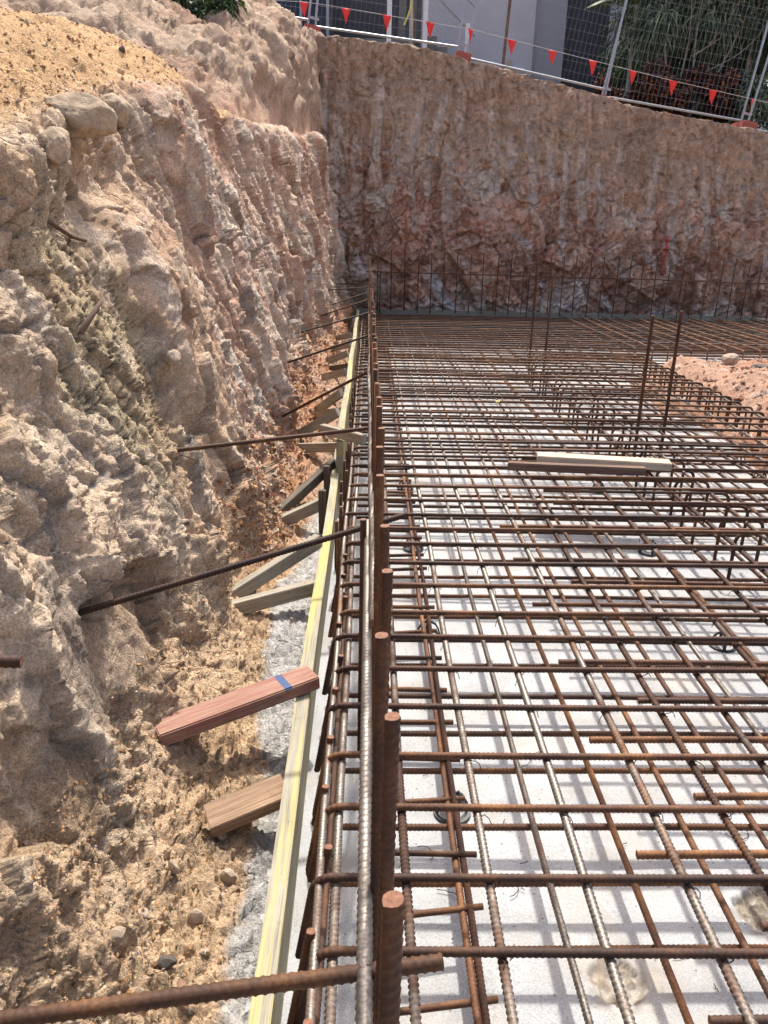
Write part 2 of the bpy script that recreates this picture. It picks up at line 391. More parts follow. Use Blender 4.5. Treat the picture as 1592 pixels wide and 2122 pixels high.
xe = .09*fbm(LY*1.1, LY*0+3, LY*0, 4, 36)*ss(5.8, 6.6, LY)+I(LY, (-2, -1.2), (3, -1.2), (4, -1.27), (6.55, -1.27), (6.9, -1.13), (10, -.92), (13.5, -.78))
xt = I(LY, (-2, -.60), (1.5, -.60), (2.0, -.61), (2.6, -.58), (3.1, -.66), (4.1, -.58), (6, -.62), (9, -.56), (13.5, -.40))
gz = I(LY, (-2, .04), (3, .03), (5, .06), (7, .22), (9, .28), (14, .3))         # level of the toe
lump = 1-ss(6.5, 6.85, LY)
px = [(0, -.16+0*LY), (.05, -.30+0*LY), (.10, xt+.13), (.16, xt-.02), (.34, xt+(xe-xt)*.36), (.5, xt+(xe-xt)*.72), (.62, xe), (.655, xe-.10), (.72, xe-.55), (.8, xe-1.6), (.9, xe-3.6), (1, -11+0*LY)]
pz = [(0, 0*LY-.01), (.05, .01+gz*.5), (.10, .04+gz), (.16, .24+gz), (.34, gz+.2+(zb-.2-gz)*.42), (.5, gz+.2+(zb-.2-gz)*.76), (.62, zb), (.655, zb+.04+.05*lump), (.72, zb+.03+.31*lump), (.8, zb+.08+.42*lump), (.9, zb+.1+.40*lump), (1, zb+.5)]
BX, BZ = spline_pts(LT, px), spline_pts(LT, pz)
# upper slope above the bench
def upper(X, Y, Z):
    yt = np.interp(-X, [.85, 1.05, 1.3, 2.2, 4.6, 11], [14.2, 13.7, 13.2, 12.4, 11.9, 11.6]); yb = np.interp(-X, [.85, 1.0, 1.15, 1.35, 1.7, 2.2, 4.6, 11], [13.4, 11.6, 9.6, 8.2, 7.4, 7.1, 7.0, 7])
    top = 4.45+(-X-.9)*.12
    return Z+(top-Z)*np.clip((Y-yb)/(yt-yb), 0, 1)**.85
BZ0 = BZ; BZ = np.where(LT > .62, upper(BX, LY, BZ), BZ); upm = ss(.05, .5, BZ-BZ0)
dip = np.exp(-(((LY-7.6)/1.1)**2))*ss(.66, .72, LT)*(1-ss(.9, 1, LT)); BZ = BZ-.0*dip
# normals of the base profile
def normals(X, Y, Z):
    P = np.stack([X, Y, Z], -1); a = np.gradient(P, axis=0); c = np.gradient(P, axis=1)
    n = np.cross(c, a); n /= np.linalg.norm(n, axis=-1, keepdims=True)+1e-9; return n
NB = normals(BX, LY, BZ)
if NB[len(yl)//2, len(tl)//4, 0] < 0: NB = -NB
face = ss(.10, .17, LT)*(1-ss(.60, .66, LT)); bench = ss(.61, .66, LT); flat = 1-ss(.07, .13, LT)
s_ = BZ
near = 1-ss(2.6, 4.6, LY)
warp = .25*fbm(LY*1.1, s_*1.1, LY*0, 3, 40)
yy = LY+.22*s_+warp                                           # flutes tilt a little
fl = .85*ridge(yy*1.55, s_*.22, LY*0, 3, 50)
fl2 = ridge(yy*4.2+3, s_*.5, LY*0+2, 2, 55)
med = fbm(LY*2.6, s_*2.6, BX*2.6, 5, 60, .55)
wx, wy, wz = LY*3.1+.5*fbm(LY*3, s_*3, BX*3, 2, 70), s_*2.3+.5*fbm(LY*3, s_*3, BX*3, 2, 71), BX*3.1
f1, f2, wid = worley(wx, wy, wz, 75)
blk = (wid-.5)
crack = ss(.10, .0, f2-f1)
fine = fbm(LY*17, s_*17, BX*17, 4, 80, .6); clod = fbm(LY*36, s_*36, BX*36, 3, 85, .65)
g1, g2, gid = worley(LY*20, s_*20, BX*20, 88)
clods = (1-np.clip(g1*1.3, 0, 1))
farm = ss(2.9, 5.2, LY+.5*med)
rsel = ss(-.15, .25, fbm(LY*1.3+5, s_*1.3, BX*1.3, 3, 90))     # where rubbly, where smooth
D = face*(.105*fl*(1-.65*ss(2.3, 1.6, LY))+.05*fl2+.05*med-.02*crack*(.4+.6*rsel)+.010*fine+.006*clod*(.5+near))
bil1 = np.abs(fbm(LY*13, s_*13, BX*13, 3, 140, .6)); bil2 = np.abs(fbm(LY*34, s_*34, BX*34, 3, 141, .6)); scr = fbm(yy*15, s_*1.6, BX*2, 4, 143, .6); pl = fbm(LY*5+2*fl2, s_*3.2, BX*5, 4, 145, .55)*4; saw = pl-np.floor(pl)
wq = .35*fbm(LY*6, s_*6, BX*6, 3, 160); el_ = 1-.35*farm
fa1 = facets(yy*2.4, s_*2.0*el_+wq*.6, BX*2.4, 161); fa2 = facets(yy*6.5+wq, s_*5.2*el_, BX*6.5, 171); fa3 = facets(LY*17+wq, s_*15*el_+wq, BX*17, 181); fa4 = facets(LY*42, s_*38, BX*42, 191)
fa4 = np.clip(fa4, -.6, .6); D = D+face*(.070*fa1+.030*fa2*(.6+.4*rsel)*(1-.25*near)+.013*fa3*(.35+.65*rsel)*(1-.25*near)+.009*fa4*(.4+.6*rsel)*(.5+.5*near)+.012*bil1*rsel+.010*bil2*near+.018*scr*(.15+.85*farm))
D = D+upm*(.16*ridge(LY*.9+BX*.6, BX*.9, BZ*1.1, 3, 150)+.07*fbm(LY*2.5, BX*2.5, BZ*2.5, 5, 151, .6)+.06*fa1+.03*fa2+.02*fa3)
D = D+bench*(.05*med+.018*fine+.010*clod+.012*clods*ss(.0, .3, fine)+.10*fbm(LY*.9, BX*.9, LY*0, 3, 95)*ss(.66, .75, LT)+ .16*ridge(LY*.7+BX*.5, BX*.7, LY*0, 3, 97)*ss(3.1, 3.6, BZ))
D = D+flat*(.008*fine+.006*clod+.016*fa4+.012*fa3)*ss(0.0, .02, LT)
tal = ss(.05, .10, LT)*(1-ss(.15, .22, LT)); D = D+tal*(.03*med+.010*fine+.02*bil1+.014*bil2+.016*fa3+.009*fa4)
# the recesses of broad smooth rock, the cracked olive hollow
def blob(y0, z0, ry, rz): return ss(1.25, .7, np.hypot((LY-y0)/ry, (s_-z0)/rz)+.3*fbm(LY*6, s_*6, LY*0, 3, 99))*face
olive = blob(2.85, 1.22, .42, .52); slab1 = blob(1.98, .50, .20, .15); slab2 = blob(1.52, .37, .10, .10); slab3 = blob(1.75, .62, .14, .2)
oc1, oc2, _ = worley(LY*12+.8*fine, s_*12+.8*clod, BX*12, 104); ocr = ss(.10, .0, oc2-oc1)*olive
sm = np.clip(slab1+slab2+slab3*.7, 0, 1)
D = D*(1-.7*sm)+.01*sm; D = D*(1-.45*olive)-.04*olive-.018*ocr
# sun-shadowed overhang line under the bench lip near the boulders
lip = np.exp(-(((LY-3.4)/.5)**2)-(((s_-(zb-.26))/.10)**2)); D = D-.10*lip
VX, VY, VZ = BX+NB[..., 0]*D, LY+NB[..., 1]*D*.7, BZ+NB[..., 2]*D
inform = VX > -.216
VZ = np.where(inform, np.minimum(VZ, -.012), VZ); VX = np.minimum(VX, -.150)
# colour of the earth itself
tan_, cream, pink, white, org, brown, grey = (.635, .46, .305), (.745, .61, .46), (.56, .37, .275), (.73, .67, .59), (.66, .39, .19), (.52, .36, .23), (.55, .535, .51)
c = np.ones(LY.shape+(3,), np.float32)*np.array(tan_, np.float32)
c = mixc(c, pink, farm*.75); c = mixc(c, brown, .6*ss(.1, .5, fbm(LY*1.2, s_*.9, BX, 4, 110)))
vst = fbm(yy*3.4, s_*.7, LY*0, 4, 115, .6)
c = mixc(c, cream, .85*ss(.08, .4, vst)*face); c = mixc(c, white, .9*ss(.30, .5, vst+.3*fine)*face*(.25+.75*farm))
c = mixc(c, (.33, .15, .095), .75*ss(.12, .42, fbm(yy*2.2+9, s_*.8, LY*0, 4, 118, .6))*face*farm)
c = mixc(c, cream, .55*ss(.25, .75, wid)*rsel*face)
c = mixc(c, (.50, .25, .13), tal*ss(2.6, 3.4, LY)*ss(-.5, .2, med)*.9)
c = mixc(c, (.30, .27, .24), .7*crack*face*rsel)
c = mixc(c, (.47, .385, .225), .65*olive); c = mixc(c, (.12, .095, .06), .85*ocr)
c = mixc(c, (.26, .21, .16), .85*slab1); c = mixc(c, (.07, .06, .055), .92*slab2); c = mixc(c, (.24, .20, .17), .7*slab3)
c = mixc(c, (.10, .095, .10), .8*slab1*ss(.05, .3, fbm(LY*9, s_*9, LY*0, 3, 121)))
c = mixc(c, (.60, .385, .195), bench*.9*(1-ss(6.8, 8.2, LY)))
c = mixc(c, (.40, .29, .21), bench*ss(2.95, 3.3, BZ)*.9); c = mixc(c, (.44, .25, .17), bench*ss(.1, .4, med)*ss(7, 9, LY)*.7)
conc = (1-ss(-.02, .02, (-VX)-(.312+.04*fbm(LY*3, LY*0, LY*0, 4, 130)+.09*np.exp(-((LY-3.0)/.7)**2)+.03*fine)))*(1-ss(.10, .14, LT))*(1-ss(4.3, 5.2, LY))
c = mixc(c, (.62, .45, .28), .5*(tal+flat*.6)*(1-farm)); c = mixc(c, grey, conc); c = mixc(c, (.58, .575, .56), conc*ss(.1, .4, clod))
c = mixc(c, (.54, .40, .285), .75*upm); c = mixc(c, (.52, .42, .31), .6*upm*ss(.1, .45, med)); c = mixc(c, (.36, .20, .13), .5*upm*ss(.05, .4, fbm(LY*1.7, BX*1.7, BZ*3, 4, 153)))
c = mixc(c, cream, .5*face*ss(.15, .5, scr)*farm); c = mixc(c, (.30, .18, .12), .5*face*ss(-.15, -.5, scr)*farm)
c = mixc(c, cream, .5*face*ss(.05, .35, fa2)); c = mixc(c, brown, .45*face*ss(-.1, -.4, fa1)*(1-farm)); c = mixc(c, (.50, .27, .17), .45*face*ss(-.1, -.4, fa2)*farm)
c *= 1.05*(1+.16*fine+.10*med+.10*pl/4)[..., None]
c = np.clip(c*np.minimum(1, .8/np.maximum(c.max(-1, keepdims=True), .01)), .02, 1)
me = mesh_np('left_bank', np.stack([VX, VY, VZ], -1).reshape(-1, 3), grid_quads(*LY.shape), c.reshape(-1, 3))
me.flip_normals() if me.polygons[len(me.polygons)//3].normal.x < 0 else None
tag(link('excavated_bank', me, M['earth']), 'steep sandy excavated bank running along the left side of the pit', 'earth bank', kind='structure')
LV = np.stack([VX, VY, VZ], -1)
def bank_at(y, z):
    """surface point of the left bank face near (Y, Z)"""
    i = int(np.argmin(np.abs(yl-y))); m = np.abs(LV[i, :, 2]-z)+(LT[i] > .63)*9+(LT[i] < .08)*9
    j = int(np.argmin(m)); return Vector(LV[i, j])
def bank_x(x, y):
    i = int(np.argmin(np.abs(yl-y))); j = int(np.argmin(np.abs(LV[i, :, 0]-x))); return Vector(LV[i, j])

# ------------------------------------------------------------------ back bank
xb = axis([(-2.6, -.6, .03), (-.6, 7.2, .0145), (7.2, 14, .12)]); vb = np.linspace(0, 1, 330)
X2, V2 = np.meshgrid(xb, vb, indexing='ij')
TX = [-3, -2.07, -1.62, -1.02, -.41, .2, .82, 1.445, 2.55, 3.68, 4.99, 6.56, 14]; TZ = [5.0, 4.78, 4.63, 4.45, 4.42, 4.37, 4.30, 4.16, 3.93, 3.685, 3.40, 3.22, 2.2]
zt = np.interp(X2, TX, TZ)+.07*fbm(X2*2.4, X2*0, X2*0, 6, 200, .65)
Z2 = V2*zt; Y2 = 13.32+.17*Z2
top = ss(.55, .75, Z2/zt)                               # soil above, rock below
u = X2*3.3+.9*fbm(X2*.8, Z2*.5, X2*0, 2, 205); cell = np.floor(u); fr = u-cell
rndc = _h(cell.astype(np.int64), cell.astype(np.int64)*0, cell.astype(np.int64)*0, 3)
tooth = np.abs(np.sin(np.pi*fr))**.6
lo, hi = .25+.35*rndc, .72+.2*_h(cell.astype(np.int64), cell.astype(np.int64)*0+4, cell.astype(np.int64)*0, 5)
sh = fbm(X2*1.1, Z2*.35, X2*0, 3, 209)
a1, a2, aid = worley(X2*1.9+.6*Z2+.5*fbm(X2*2, Z2*2, X2*0, 3, 210), Z2*1.6+.4*fbm(X2*2, Z2*2, X2*0+3, 3, 212), X2*0, 215)
b1, b2, bid = worley(X2*4.6-.8*Z2+.4*fbm(X2*5, Z2*5, X2*0, 2, 218), Z2*4.1, X2*0, 220)
m2 = fbm(X2*1.8, Z2*1.8, X2*0, 4, 225); f2_ = fbm(X2*9, Z2*9, X2*0, 4, 230, .6)
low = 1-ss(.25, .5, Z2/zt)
wx2, wz2 = X2+  .12*fbm(X2*1.5, Z2*1.5, X2*0, 3, 280), Z2+.12*fbm(X2*1.5+9, Z2*1.5, X2*0, 3, 281)
q1 = fbm((wx2+.55*wz2)*1.3, (wz2-.55*wx2)*2.3, X2*0, 3, 282, .5)*3.5; sw1 = q1-np.floor(q1)
q2 = fbm((wx2-.35*wz2)*3.4, (wz2+.35*wx2)*3.6, X2*0, 3, 283, .5)*2.6; sw2 = q2-np.floor(q2)
scr2 = fbm(X2*13, Z2*1.3, X2*0, 4, 284, .6); bl2 = np.abs(fbm(X2*11, Z2*11, X2*0, 4, 285, .6))
D2 = .045*tooth*(.35+.65*top)+.06*sh+.06*m2+(.05*sw1+.025*sw2+.13*fbm(wx2*1.7, Z2*2.2, X2*0, 5, 290, .58))*(1-.7*top)*(.7+.4*low)+.022*scr2+.03*bl2+.018*f2_+.012*fbm(X2*24, Z2*24, X2*0, 3, 233)
fb1 = facets(wx2*1.9+.5*Z2, Z2*1.7-.3*X2, X2*0, 295); fb2 = facets(wx2*4.4-.9*Z2, Z2*3.6, X2*0, 305); fb3 = facets(X2*11, Z2*9, X2*0, 315)
D2 = D2+(.10*fb1+.06*fb2)*(1-.75*top)*(.7+.5*low)+.04*fb3*(1-.3*top)
D2 *= ss(0, .02, V2)*.5+.5
led = .06*ss(.08, -.02, np.abs(Z2/zt-.80)-.03)*fbm(X2*2, X2*0, X2*0, 3, 240); D2 = D2+led
YY = Y2-D2
cb = np.ones(X2.shape+(3,), np.float32)*np.array((.30, .185, .125), np.float32)
pt = fbm(wx2*1.2+3, wz2*1.5, X2*0, 5, 286, .6); pt2 = fbm(wx2*1.9+11, wz2*1.7, X2*0, 5, 287, .6)
cb = mixc(cb, (.25, .135, .09), .9*ss(.02, .3, pt2)); cb = mixc(cb, (.43, .385, .32), .85*ss(.10, .28, pt)); cb = mixc(cb, (.36, .19, .13), .6*ss(.1, .4, fbm(X2*1.3+8, Z2*1.1, X2*0, 4, 250)))
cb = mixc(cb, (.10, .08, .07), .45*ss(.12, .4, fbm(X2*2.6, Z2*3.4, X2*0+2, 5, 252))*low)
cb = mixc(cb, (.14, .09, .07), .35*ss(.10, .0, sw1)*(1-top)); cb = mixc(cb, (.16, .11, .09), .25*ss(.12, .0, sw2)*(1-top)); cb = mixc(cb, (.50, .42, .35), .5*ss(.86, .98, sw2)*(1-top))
cb = mixc(cb, (.46, .36, .28), .3*ss(.12, .45, scr2)); cb = mixc(cb, (.46, .37, .30), .4*ss(.1, .4, fb2)*(1-top)); cb = mixc(cb, (.20, .12, .09), .5*ss(-.1, -.4, fb1)*(1-top))
dv = fbm((X2*1.0+Z2*.75)*3.6, (Z2-X2*.4)*.7, X2*0, 4, 255, .6)
cb = mixc(cb, (.58, .54, .50), .85*ss(.27, .42, dv)*low)
cb = mixc(cb, (.31, .225, .16), top*.85); cb = mixc(cb, (.38, .29, .215), .4*top*ss(.05, .4, fbm(X2*6, Z2*1.2, X2*0, 4, 288))); cb = mixc(cb, (.24, .17, .12), top*.8*ss(-.02, .3, fbm(X2*1.6, Z2*2.2, X2*0, 4, 258))*ss(3.3, 4.6, X2)); cb = mixc(cb, (.31, .22, .15), top*.6*ss(.35, .1, tooth))
vein = ss(.05, 0, np.abs(fbm(X2*1.6, Z2*3.2, X2*0+6, 4, 260)))*(1-top); cb = mixc(cb, (.50, .40, .33), .5*vein)
zz = Z2/zt+.06*fbm(X2*6, Z2*2, X2*0, 3, 262)
wdt = .12+.20*_h(cell.astype(np.int64), cell.astype(np.int64)*0+7, cell.astype(np.int64)*0, 8)
streak = ss(wdt+.035, wdt-.02, np.abs(fr-.5+.10*fbm(X2*0+cell*3.3, Z2*1.2, X2*0, 2, 267)))*ss(lo-.03, lo+.05, zz)*ss(hi, hi-.1, zz)*ss(-.38, -.12, fbm(X2*9, Z2*3.5, X2*0, 4, 264))*(rndc > .12)
cb = mixc(cb, (.46, .39, .325), .95*streak); YY = YY+.045*streak
cb *= (2.0+.4*(1-top))[..., None]*(1+.22*f2_)[..., None]
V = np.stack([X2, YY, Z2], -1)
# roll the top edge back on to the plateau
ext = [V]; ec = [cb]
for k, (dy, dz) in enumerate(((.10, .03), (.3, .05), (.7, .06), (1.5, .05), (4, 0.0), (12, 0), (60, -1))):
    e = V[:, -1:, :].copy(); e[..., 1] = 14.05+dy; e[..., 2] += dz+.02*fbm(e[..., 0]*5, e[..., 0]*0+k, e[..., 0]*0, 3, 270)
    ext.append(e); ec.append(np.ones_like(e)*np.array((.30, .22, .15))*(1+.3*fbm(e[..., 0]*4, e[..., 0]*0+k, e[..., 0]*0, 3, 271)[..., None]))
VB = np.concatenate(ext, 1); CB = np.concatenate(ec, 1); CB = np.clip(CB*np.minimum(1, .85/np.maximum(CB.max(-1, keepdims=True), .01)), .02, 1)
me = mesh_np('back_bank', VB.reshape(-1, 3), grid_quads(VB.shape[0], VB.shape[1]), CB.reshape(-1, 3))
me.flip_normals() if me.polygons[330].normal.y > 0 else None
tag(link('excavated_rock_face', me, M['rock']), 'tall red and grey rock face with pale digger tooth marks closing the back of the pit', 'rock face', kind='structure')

# ------------------------------------------------------------------ ground sheet, plateau, mound
gx = np.array([-300, -40, -11, 14.0, 40, 300.]); gy = np.array([-300, -40, -1.5, 13.0, 14.3, 40, 400.])
GX, GY = np.meshgrid(gx, gy, indexing='ij')
me = mesh_np('ground', np.stack([GX, GY, GX*0-.03], -1).reshape(-1, 3), grid_quads(*GX.shape), np.ones((GX.size, 3))*np.array((.42, .28, .18)))
tag(link('ground', me, M['earth']), 'brown earth ground around the pit', 'ground', kind='structure')
mx = axis([(2.75, 5.2, .022), (5.2, 12, .15)]); my = axis([(-2, 3, .15), (3, 9.6, .022)])
MX, MY = np.meshgrid(mx, my, indexing='ij')
edge = 3.12+.14*fbm(MY*1.2, MY*0, MY*0, 3, 300)-.25*ss(6.2, 3.5, MY)
mz = .34*ss(-.22, .40, MX-edge)*ss(9.35, 8.85, MY+.15*fbm(MX*2, MX*0, MX*0, 3, 301))
mz = mz*(1+.3*fbm(MX*1.3, MY*1.3, MX*0, 3, 303))+.04*fbm(MX*4, MY*4, MX*0, 4, 305)*ss(0, .1, mz)
k1, k2, kid = worley(MX*9, MY*9, MX*0, 308); mz = mz+.03*(1-np.clip(k1*1.4, 0, 1))*ss(.02, .1, mz)*(kid > .45)
mz = mz+.012*fbm(MX*22, MY*22, MX*0, 3, 310)*ss(.0, .05, mz)-.03*(1-ss(0, .03, mz))
mc = np.ones(MX.shape+(3,), np.float32)*np.array((.47, .29, .20), np.float32)
mc = mixc(mc, (.60, .46, .37), .8*(kid > .75)*ss(.5, .3, k1)); mc = mixc(mc, (.42, .20, .12), .6*ss(0, .4, fbm(MX*2, MY*2, MX*0, 4, 312)))
me = mesh_np('soil_mound', np.stack([MX, MY, mz], -1).reshape(-1, 3), grid_quads(*MX.shape), mc.reshape(-1, 3))
tag(link('soil_mound', me, M['earth']), 'mound of loose pinkish soil left between the two reinforcement mats on the right', 'soil mound', kind='structure')

# ------------------------------------------------------------------ reinforcing bars
def fillet(pts, rad, n=6):
    pts = [Vector(p) for p in pts]; out = [pts[0]]
    for i in range(1, len(pts)-1):
        a, b, c_ = pts[i-1], pts[i], pts[i+1]; d1 = (a-b).normalized(); d2 = (c_-b).normalized()
        r_ = min(rad, (a-b).length*.45, (c_-b).length*.45)
        for k in range(n+1):
            t = k/n; out.append((1-t)**2*(b+d1*r_)+2*t*(1-t)*b+t*t*(b+d2*r_))
    out.append(pts[-1]); return out
def bar_mesh(name, pts, r=.0085, rib=0., pitch=.011, ribs=None, nseg=10, rad=.045, step=.25, slant=.8):
    """ribbed bar along pts; ribs=(s0,s1) part of the length that carries modelled ribs"""
    P = fillet(pts, rad); L = [0]
    for a, b in zip(P[:-1], P[1:]): L.append(L[-1]+(b-a).length)
    tot = L[-1]; S = set(L)
    if rib and ribs:
        s = max(0, ribs[0])
        while s < min(tot, ribs[1]): S.add(s); s += pitch/4
    s = 0
    while s < tot: S.add(s); s += step
    S = sorted(S); S = [s for i, s in enumerate(S) if i == 0 or s-S[i-1] > 4e-4]
    A = np.array([tuple(p) for p in P]); S = np.array(S)
    C_ = np.stack([np.interp(S, L, A[:, k]) for k in range(3)], 1)
    Tn = np.gradient(C_, axis=0); Tn /= np.linalg.norm(Tn, axis=1, keepdims=True)
    nr = np.array(Vector(Tn[0]).orthogonal().normalized()); Ns = []
    for t in Tn:
        nr = nr-t*np.dot(nr, t); nr /= np.linalg.norm(nr); Ns.append(nr.copy())
    Ns = np.array(Ns); Bs = np.cross(Tn, Ns)
    if tot > 2.5 and step > .2: C_ = C_+Ns*(.0035*np.sin(S*1.5+1)+.002*np.sin(S*3.7))[:, None]+Bs*(.003*np.sin(S*1.1)+.002*np.sin(S*2.9+2))[:, None]
    th = np.arange(nseg)*2*math.pi/nseg
    rr = np.full((len(S), nseg), r)
    if rib and ribs:
        ph = S[:, None]/pitch*2*math.pi+slant*2*math.pi*np.abs(np.sin(th/2))[None]*1.0
        bmp = np.clip(np.cos(ph), -.15, 1)
        on = ((S >= ribs[0]) & (S <= ribs[1]))[:, None]
        rr = rr+on*rib*bmp
        rr = rr+on*rib*.5*(np.abs(np.cos(th))[None] > .97)
    V = C_[:, None, :]+rr[..., None]*(np.cos(th)[None, :, None]*Ns[:, None, :]+np.sin(th)[None, :, None]*Bs[:, None, :])
    n = len(S); V = V.reshape(-1, 3)
    i, j = np.meshgrid(np.arange(n-1), np.arange(nseg), indexing='ij')
    a = (i*nseg+j).ravel(); b = (i*nseg+(j+1) % nseg).ravel()
    Q = np.stack([a, b, b+nseg, a+nseg], 1)
    # caps as quads fan
    ce = [];
    V = np.concatenate([V, C_[:1], C_[-1:]]); c0, c1 = len(V)-2, len(V)-1; e0 = (n-1)*nseg
    for k in range(0, nseg, 2):
        ce.append((c0, (k+2) % nseg, (k+1) % nseg, k)); ce.append((c1, e0+k, e0+(k+1) % nseg, e0+(k+2) % nseg))
    Q = np.concatenate([Q, np.array(ce)])
    me = mesh_np(name, V, Q)
    sm_ = np.ones(len(Q), bool); sm_[-len(ce):] = False; me.polygons.foreach_set('use_smooth', sm_)
    mi = np.zeros(len(Q), np.int32); mi[-len(ce):] = 1; me.polygons.foreach_set('material_index', mi)
    return me
def with_mats(me, m):
    c_ = me.copy() if me.materials else me
    if c_ is not me: c_.materials.clear()
    c_.materials.append(m); c_.materials.append(M['cut']); return c_
ORD = ['nearest', 'second', 'third', 'fourth', 'fifth', 'sixth', 'seventh', 'eighth', 'ninth', 'tenth', 'eleventh', 'twelfth', 'thirteenth', 'fourteenth',
       'fifteenth', 'sixteenth', 'seventeenth', 'eighteenth', 'nineteenth', 'twentieth']
def bars(name, me, locs, label_near, label_far, cat, group, tilt=.0, nmax=20):
    out = []
    for i, L_ in enumerate(locs):
        o = bpy.data.objects.new(name, me[i] if isinstance(me, list) else me); COL.objects.link(o)
        o.location = L_[:3]; o.rotation_euler = (rnd.uniform(-1, 1)*tilt, rnd.uniform(-1, 1)*tilt*.5, rnd.uniform(-1, 1)*tilt)
        tag(o, label_near % ORD[i] if i < nmax else label_far, cat, group); out.append(o)
    return out
ZT, ZTL, ZBL, ZB = .36, .341, .108, .090
# top cross bars: hook down at the left edge, hook down at the right edge of the mat
yT = [.64, .84, 1.096, 1.274, 1.487, 1.68, 1.901, 2.103, 2.306, 2.48, 2.707, 2.918, 3.125, 3.304, 3.489, 3.699, 3.925, 4.123, 4.29, 4.512, 4.676, 4.851, 5.064, 5.295, 5.515, 5.704]
while yT[-1] < 12.5: yT.append(yT[-1]+.2)
cross_near = with_mats(bar_mesh('cross_bar', [(-.122, .012, -.235), (-.085, 0, 0), (3.05, 0, 0), (3.05, 0, -.25)], .0088, .0013, .012, (0, 2.35)), M['rust'])
cross_mid = with_mats(bar_mesh('cross_bar', [(-.10, 0, -.235), (-.10, 0, 0), (3.08, 0, 0), (3.08, 0, -.25)], .0092, nseg=8), M['rust'])
cross_far = with_mats(bar_mesh('cross_bar', [(-.10, 0, -.235), (-.10, 0, 0), (8.2, 0, 0)], .0092, nseg=8), M['rust'])
bars('cross_bar', [cross_near if y < 3.2 else cross_mid if y < 8.75 else cross_far for y in yT], [(rnd.uniform(-.012, .012), y, ZT) for y in yT],
     'rusty top mat cross bar with hooked left end, %s to the camera', 'rusty top mat cross bar in the far crowded part of the mat', 'reinforcing bar', 'top mat cross bars', .0035, 18)
# bottom cross bars: hook up at the left edge
yB = [.74, .93, 1.115, 1.335, 1.532, 1.728, 1.965, 2.152, 2.371, 2.575, 2.77]
while yB[-1] < 12.5: yB.append(yB[-1]+.2)
bot_near = with_mats(bar_mesh('cross_bar', [(-.082, .03, .268), (-.128, 0.004, 0), (3.0, 0, 0)], .0088, .0013, .012, (0, 2.3)), M['rust'])
bot_far = with_mats(bar_mesh('cross_bar', [(-.118, .016, .27), (-.118, 0.004, 0), (3.0, 0, 0)], .0092, nseg=8), M['rust'])
bot_far2 = with_mats(bar_mesh('cross_bar', [(-.118, .016, .27), (-.118, 0.004, 0), (8.2, 0, 0)], .0092, nseg=8), M['rust'])
bars('cross_bar', [bot_near if y < 3.0 else bot_far if y < 8.75 else bot_far2 for y in yB], [(rnd.uniform(-.012, .018), y, ZB) for y in yB],
     'rusty bottom mat cross bar with upturned left end, %s to the camera', 'rusty bottom mat cross bar under the far crowded part of the mat', 'reinforcing bar', 'bottom mat cross bars', .004, 16)
# long bars
def side_label(i, lvl): return '%s mat long bar on the left edge' % lvl
xTL = [-.086, -.052, .099, .275, .481, .695, .868, 1.044, 1.262, 1.44, 1.64, 1.84, 2.04, 2.24, 2.44, 2.64, 2.84, 3.02]
xBL = [-.085, .075, .266, .476, .684, .884, 1.088, 1.30, 1.5, 1.7, 1.9, 2.1, 2.3, 2.5, 2.7, 2.9]
def long_mesh(y0, y1, r, rib, pitch, m): return with_mats(bar_mesh('long_bar', [(0, y0, 0), (0, y1, 0)], r, rib, pitch, (0, 3.7), slant=.5), m)
LM = {'coarse': long_mesh(.25, 12.72, .0088, .0022, .0125, M['half_steel']), 'coarse_rust': long_mesh(.25, 12.72, .0086, .0022, .0125, M['rust_steel']),
      'fine': long_mesh(.25, 12.72, .0082, .0013, .010, M['rust_steel']), 'rust': long_mesh(.25, 12.72, .0086, .0012, .011, M['rust_hot'])}
kt = ['fine', 'coarse', 'coarse', 'coarse', 'coarse', 'coarse_rust', 'coarse_rust', 'fine', 'coarse_rust', 'fine']
for i, x in enumerate(xTL):
    k = kt[i] if i < len(kt) else ('fine', 'coarse_rust')[i % 2]
    o = link('long_bar', LM[k], None); o.location = (x, rnd.uniform(-.05, .05), ZTL); o.rotation_euler = (0, rnd.uniform(0, 6), rnd.uniform(-.0012, .0012))
    tag(o, ('worn ribbed top mat long bar, %s from the left edge' % ('outermost' if i == 0 else ORD[i])) if i < 14 else 'top mat long bar near the right edge hooks', 'reinforcing bar', 'top mat long bars')
kb = ['rust', 'rust', 'rust', 'fine', 'rust', 'rust', 'rust', 'fine', 'rust']
for i, x in enumerate(xBL):
    k = kb[i] if i < len(kb) else ('rust', 'fine')[i % 2]
    o = link('long_bar', LM[k], None); o.location = (x, rnd.uniform(-.05, .05), ZBL); o.rotation_euler = (0, rnd.uniform(0, 6), rnd.uniform(-.0015, .0015))
    tag(o, ('rusty bottom mat long bar lying above the concrete, %s from the left edge' % ('outermost' if i == 0 else ORD[i])) if i < 13 else 'bottom mat long bar near the right edge hooks', 'reinforcing bar', 'bottom mat long bars')
# a doubled bar beside the third bottom bar
o = link('long_bar', LM['rust']); o.location = (.246, 0, ZBL); tag(o, 'rusty bottom mat long bar lying tight against its neighbour', 'reinforcing bar', 'bottom mat long bars')
